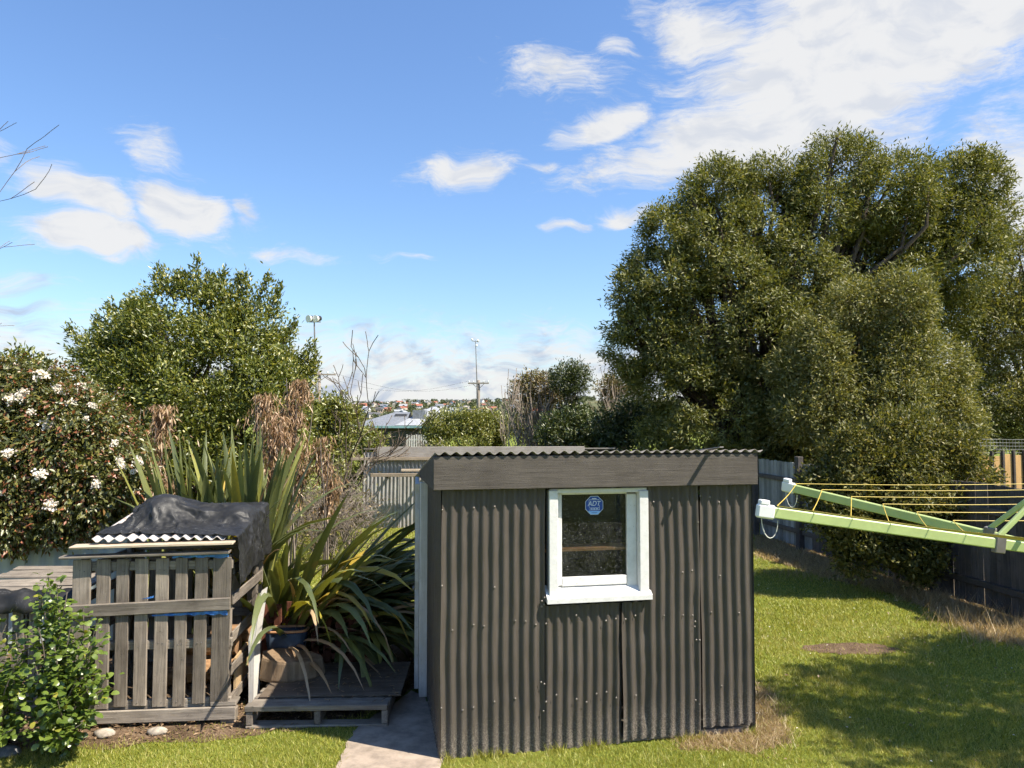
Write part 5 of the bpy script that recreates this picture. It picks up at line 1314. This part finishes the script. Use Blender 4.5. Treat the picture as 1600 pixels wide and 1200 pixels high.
# ================================================================== HOUSES
def gable(mb, x0, x1, y0, y1, z0, z1, zr, ov=0.3, axis='x', mi_w=0, mi_r=1):
    mb.add([(x0, y0, z0), (x1, y0, z0), (x1, y1, z0), (x0, y1, z0), (x0, y0, z1), (x1, y0, z1), (x1, y1, z1), (x0, y1, z1)], [(0, 1, 5, 4), (1, 2, 6, 5), (2, 3, 7, 6), (3, 0, 4, 7)], mi_w)
    if axis == 'x':
        ym = (y0 + y1) / 2
        mb.add([(x0, y0, z1), (x0, y1, z1), (x0, ym, zr - .02), (x1, y0, z1), (x1, y1, z1), (x1, ym, zr - .02)], [(0, 1, 2), (3, 5, 4)], mi_w)
        mb.add([(x0 - ov, y0 - ov, z1 - .1), (x1 + ov, y0 - ov, z1 - .1), (x1 + ov, ym, zr), (x0 - ov, ym, zr), (x0 - ov, y1 + ov, z1 - .1), (x1 + ov, y1 + ov, z1 - .1)], [(0, 1, 2, 3), (3, 2, 5, 4)], mi_r)
    else:
        xm = (x0 + x1) / 2
        mb.add([(x0, y0, z1), (x1, y0, z1), (xm, y0, zr - .02), (x0, y1, z1), (x1, y1, z1), (xm, y1, zr - .02)], [(0, 1, 2), (3, 5, 4)], mi_w)
        mb.add([(x0 - ov, y0 - ov, z1 - .1), (xm, y0 - ov, zr), (xm, y1 + ov, zr), (x0 - ov, y1 + ov, z1 - .1), (x1 + ov, y0 - ov, z1 - .1), (x1 + ov, y1 + ov, z1 - .1)], [(0, 1, 2, 3), (1, 4, 5, 2)], mi_r)
# the grey roofed house beyond the yard
hp = at(600, 668, 46); hb = empty('grey_roof_house', (hp.x, 46, 0), 0, 'low house with steep pale grey metal roof beyond the back shed', 'house')
ze = at(620, 667, 46).z
x1 = at(668, 660, 46).x - hp.x
part_box('wall', hb, 'dark_wall', (x1 / 2 - 1.0, 2.5, ze / 2), (x1 + 2.2, 4.8, ze))
part_box('gutter', hb, 'teal_gutter', (x1 / 2 - 1.0, -0.35, ze), (x1 + 3.0, 0.25, 0.14))
zr_ = at(664, 634, 46).z
xr = at(672, 634, 46).x - hp.x; xl = at(618, 666, 46).x - hp.x
MB().add([(xl, -0.3, ze + 0.1), (xr + 0.9, -0.3, ze + 0.1), (xr + 0.1, 3.0, zr_), (xr - 0.2, 3.0, zr_), (xl, 5.5, ze + .1), (xr + 0.9, 5.5, ze + .1)], [(0, 1, 2, 3), (3, 2, 5, 4), (0, 3, 4), (1, 5, 2)]).build('roof', 'pale_roof', hb)
MB().add([(-2.2, -0.3, ze + 0.05), (xl + 0.6, -0.3, ze + 0.08), (xl + 0.5, 3.0, ze + 0.95), (0.2, 3.0, ze + 0.95), (-2.2, 5.5, ze), (xl + 0.6, 5.5, ze)], [(0, 1, 2, 3), (3, 2, 5, 4), (0, 3, 4)]).build('roof', 'grey_roof', hb)
part_box('dormer', hb, 'grey_roof', (at(652, 645, 46).x - hp.x, 1.4, at(652, 650, 46).z), (0.8, 1.2, 0.75))
part_box('dormer', hb, 'dark_roof', (at(619, 655, 46).x - hp.x, 2.4, at(619, 655, 46).z), (0.75, 1.0, 0.7))
for i in range(3): part_box('window', hb, 'dark_glass', (x1 * (0.2 + 0.3 * i), 0.09, ze * 0.62), (0.8, 0.05, 0.9))
# pale picket fence of that house
pf = empty('pale_fence', (at(636, 690, 36).x, 36, 0), 0, 'pale grey picket fence in front of the grey roofed house', 'fence')
zf = at(650, 679, 36).z
for k in range(16): part_box('picket', pf, 'white_board', (k * 0.115, 0, zf / 2), (0.07, 0.02, zf - 0.05 * (k % 2)))
for z in (0.4, zf - 0.25): part_box('rail', pf, 'white_board', (0.9, 0.03, z), (1.95, 0.04, 0.08))
# houses on the far hill
WALL = {'white': 'white_wall', 'cream': 'cream_wall', 'tan': 'tan_wall', 'red brick': 'red_wall', 'blue grey': 'blue_wall'}
ROOF = {'red': 'red_roof', 'grey': 'grey_roof', 'dark': 'dark_roof', 'pale': 'pale_roof'}
r = random.Random(42); done = []
tries = 0
while len(done) < 130 and tries < 6000:
    tries += 1
    y = r.uniform(760, 1640); px = r.uniform(455, 905)
    x = (px - 800) / F * y
    if any(abs(x - a_) < 19 and abs(y - b_) < 34 for a_, b_ in done): continue
    done.append((x, y))
    wn = r.choices(list(WALL), [5, 4, 2, 1.3, 1])[0]; rn = r.choices(list(ROOF), [2.2, 2.5, 2, 2])[0]
    wd, dp, ht = r.uniform(7, 14), r.uniform(6, 9), r.uniform(2.8, 5.5)
    mb = MB(); gable(mb, -wd / 2, wd / 2, -dp / 2, dp / 2, -2.0, ht, ht + r.uniform(1.4, 3.0), 0.5, r.choice('xxy'))
    if r.random() < 0.5: gable(mb, -wd * .1, wd * .42, -dp / 2 - 3, -dp / 2 + 1, -2, ht * .9, ht + 1.4, 0.4, 'y')
    nwin = 3
    for k in range(nwin):
        xx = -wd / 2 + wd * (k + 0.6) / (nwin + .2); mb.add([(xx - .6, -dp / 2 - .05, ht * .35), (xx + .6, -dp / 2 - .05, ht * .35), (xx + .6, -dp / 2 - .05, ht * .75), (xx - .6, -dp / 2 - .05, ht * .75)], [(0, 1, 2, 3)], 2)
    o = mb.build('hill_house', [WALL[wn], ROOF[rn], 'dark_glass']); o.location = (x, y, hill_z(x, y)); o.rotation_euler = (0, 0, r.uniform(-.5, .5))
    tag(o, f'tiny {wn} walled house with {rn} roof on the far hillside', 'house', f'{wn} houses with {rn} roofs on the far hill')
# trees between those houses: a distant mass
rr = np.random.default_rng(9)
P_, S_ = [], []
for k in range(900):
    y = rr.uniform(560, 1700); px = rr.uniform(430, 930); x = (px - 800) / F * y
    if any(abs(x - a_) < 8 and 0 < (b_ - y) < 22 for a_, b_ in done): continue
    s = rr.uniform(2.2, 5.0) * (0.7 + 0.3 * y / 1600)
    m = 90
    d_ = unit(rr.normal(size=(m, 3))); rad = rr.uniform(0.6, 1.0, m)[:, None]
    P_.append(np.array([x, y, hill_z(x, y) + s * 0.85]) + d_ * rad * np.array([s, s, s * 1.0]) * (1 + 0.2 * np.sin(d_[:, :1] * 5 + k))); S_.append(np.full(m, s * 0.42))
P_ = np.concatenate(P_); S_ = np.concatenate(S_); m = len(P_)
V, T = leaves(P_, rr.normal(size=(m, 3)), rr.normal(size=(m, 3)), S_, S_ * 0.8)
tag(fastmesh('hill_trees', V, T, 'conifer_leaf'), 'dark green trees scattered between the houses of the far hillside', 'trees', kind='stuff')

# ================================================================== GRASS AND LITTER
def inside(poly, x, y):
    c = np.zeros(len(x), bool); n = len(poly); j = n - 1
    for i in range(n):
        (xi, yi), (xj, yj) = poly[i][:2], poly[j][:2]
        hit = ((yi > y) != (yj > y)) & (x < (xj - xi) * (y - yi) / (yj - yi + 1e-12) + xi)
        c ^= hit; j = i
    return c
def blades(name, mat, x, y, h, wd, lean, label, cat, r, z0=0.0):
    n = len(x); a_ = r.uniform(0, 6.283, n); b_ = r.uniform(0, 6.283, n)
    base = np.stack([x, y, np.full(n, z0)], 1)
    s = np.stack([np.cos(a_), np.sin(a_), np.zeros(n)], 1) * (wd / 2)[:, None]
    tip = base + np.stack([np.cos(b_) * lean * h, np.sin(b_) * lean * h, h], 1)
    V = np.stack([base - s, base + s, tip], 1).reshape(-1, 3); T = np.arange(3 * n).reshape(-1, 3)
    return tag(fastmesh(name, V, T, mat), label, cat, kind='stuff')
r = np.random.default_rng(77)
N = 2600000
x = r.uniform(-7, 9, N); y = r.uniform(4.3, 19, N)
keep = r.random(N) < np.clip((5.6 / y) ** 2.0, 0, 1)
keep &= np.abs(x) < 0.74 * y + 0.8
lx = (x - P0.x) * AX.x + (y - P0.y) * AX.y; ly = (x - P0.x) * BX.x + (y - P0.y) * BX.y
keep &= ~((lx > -0.02) & (lx < W + 0.02) & (ly > -0.005) & (ly < 3.0))
keep &= ~((x < -0.2) & (y > 6.4) & (y < 8.0))
x, y = x[keep], y[keep]
nz = wobble(np.stack([x, y, x * 0], 1), 1.3, 3)
jx, jy = x + r.normal(0, 0.055, len(x)), y + r.normal(0, 0.055, len(x))
bad = inside(DIRT, jx, jy) & (r.random(len(x)) < 0.97); bad |= inside(PATH, x + r.normal(0, .012, len(x)), y + r.normal(0, .012, len(x))); bad |= inside(PATCH, x + r.normal(0, .03, len(x)), y + r.normal(0, .02, len(x))) & (r.random(len(x)) < .93)
dryz = (inside(STRAW, jx, jy) | inside(SHEDEDGE, jx, jy))
isdry = dryz & (r.random(len(x)) < 0.80)
g = ~bad & ~isdry
tall = 1.0 + 0.35 * nz[g]
blades('grass', 'grass_blade', x[g], y[g], np.clip(r.normal(0.024, 0.007, g.sum()) * tall, .012, .08) * (1 + 0.03 * (y[g] - 5)), (0.0045 + 0.0010 * (y[g] - 5)) , np.abs(r.normal(0.6, 0.4, g.sum())), 'short mown green lawn grass around the shed', 'grass', r)
g2 = ~bad & isdry
blades('dry_grass', 'dry_grass_blade', x[g2], y[g2], np.clip(r.normal(0.045, 0.016, g2.sum()), .012, .12) * (1 + 0.05 * (y[g2] - 5)), 0.004 + 0.0010 * (y[g2] - 5), np.abs(r.normal(1.0, 0.6, g2.sum())), 'dry straw coloured grass along the fence and shed', 'grass', r)
# tall dry tufts at the edge of the mown lawn
tx, ty = [], []
for (px, py, n, s) in ((1395, 925, 260, .16), (1440, 938, 300, .18), (1468, 945, 220, .13), (1500, 975, 200, .2), (1250, 900, 150, .3), (1560, 1000, 260, .3), (1330, 905, 150, .3), (1600, 985, 300, .35), (1540, 960, 300, .35)):
    c = ground(px, py); tx += list(r.normal(c.x, s, n)); ty += list(r.normal(c.y, s * .6, n))
tx, ty = np.array(tx), np.array(ty); m = len(tx)
blades('dry_tufts', 'dry_grass_blade', tx, ty, r.uniform(0.08, 0.26, m), np.full(m, 0.007), np.abs(r.normal(0.7, 0.4, m)), 'tall straw tufts at the lawn edge below the spreading shrub', 'grass', r)
# longer fringe of grass along the shed's foot and pallet
fx, fy = [], []
for k in range(1500):
    u = r.random(); q = P0 + AX * (W * u) - BX * abs(r.normal(0.03, 0.03)); fx.append(q.x); fy.append(q.y)
fx, fy = np.array(fx), np.array(fy)
ok = wobble(np.stack([fx * 3, fy, fx * 0], 1), 1.6, 8) > 0.0
blades('grass_fringe', 'grass_blade', fx[ok], fy[ok], r.uniform(0.03, 0.085, ok.sum()), np.full(ok.sum(), 0.005), np.abs(r.normal(0.6, 0.3, ok.sum())), 'longer grass fringe growing against the foot of the brown wall', 'grass', r)
# fallen leaves on the soil
n = 6500
lx_ = r.uniform(-6.2, -0.6, n); ly_ = r.uniform(4.9, 7.4, n); k = inside(DIRT, lx_, ly_); lx_, ly_ = lx_[k], ly_[k]
n = len(lx_)
V, T = leaves(np.stack([lx_, ly_, r.uniform(.008, .03, n)], 1), np.stack([r.normal(0, 1, n), r.normal(0, 1, n), r.normal(0, .15, n)], 1), np.stack([r.normal(0, .3, n), r.normal(0, .3, n), np.ones(n)], 1), r.uniform(.02, .06, n), r.uniform(.008, .022, n))
tag(fastmesh('leaf_litter', V, T, 'litter_leaf'), 'dead leaves and bark scattered over the soil by the bin', 'leaf litter', kind='stuff')
n = 420
lx_ = r.uniform(1.8, 6.0, n); ly_ = r.uniform(5.2, 13, n)
V, T = leaves(np.stack([lx_, ly_, r.uniform(.015, .035, n)], 1), np.stack([r.normal(0, 1, n), r.normal(0, 1, n), r.normal(0, .2, n)], 1), np.stack([r.normal(0, .3, n), r.normal(0, .3, n), np.ones(n)], 1), r.uniform(.018, .045, n), r.uniform(.008, .02, n))
tag(fastmesh('fallen_leaves', V, T, 'litter_leaf'), 'small fallen leaves scattered over the lawn', 'leaf litter', kind='stuff')
n = 45
V, T = leaves(np.stack([r.uniform(1.9, 5.5, n), r.uniform(5.2, 11, n), np.full(n, .03)], 1), r.normal(0, 1, (n, 3)) * [1, 1, .1], np.tile([0, 0, 1.0], (n, 1)), .022, .018)
tag(fastmesh('petals', V, T, 'petal'), 'tiny white petals dotted over the lawn', 'petals', kind='stuff')
# litter on the plywood
n = 150
V, T = leaves(np.stack([r.uniform(-1.95, -0.95, n), r.uniform(5.95, 6.75, n), np.full(n, .185)], 1), np.stack([r.normal(0, 1, n), r.normal(0, 1, n), np.zeros(n)], 1), np.tile([0, 0, 1.0], (n, 1)) + r.normal(0, .2, (n, 3)), r.uniform(.02, .09, n), r.uniform(.006, .014, n))
tag(fastmesh('leaf_litter', V, T, 'litter_leaf'), 'thin dead leaves lying on the plywood sheet', 'leaf litter', kind='stuff')
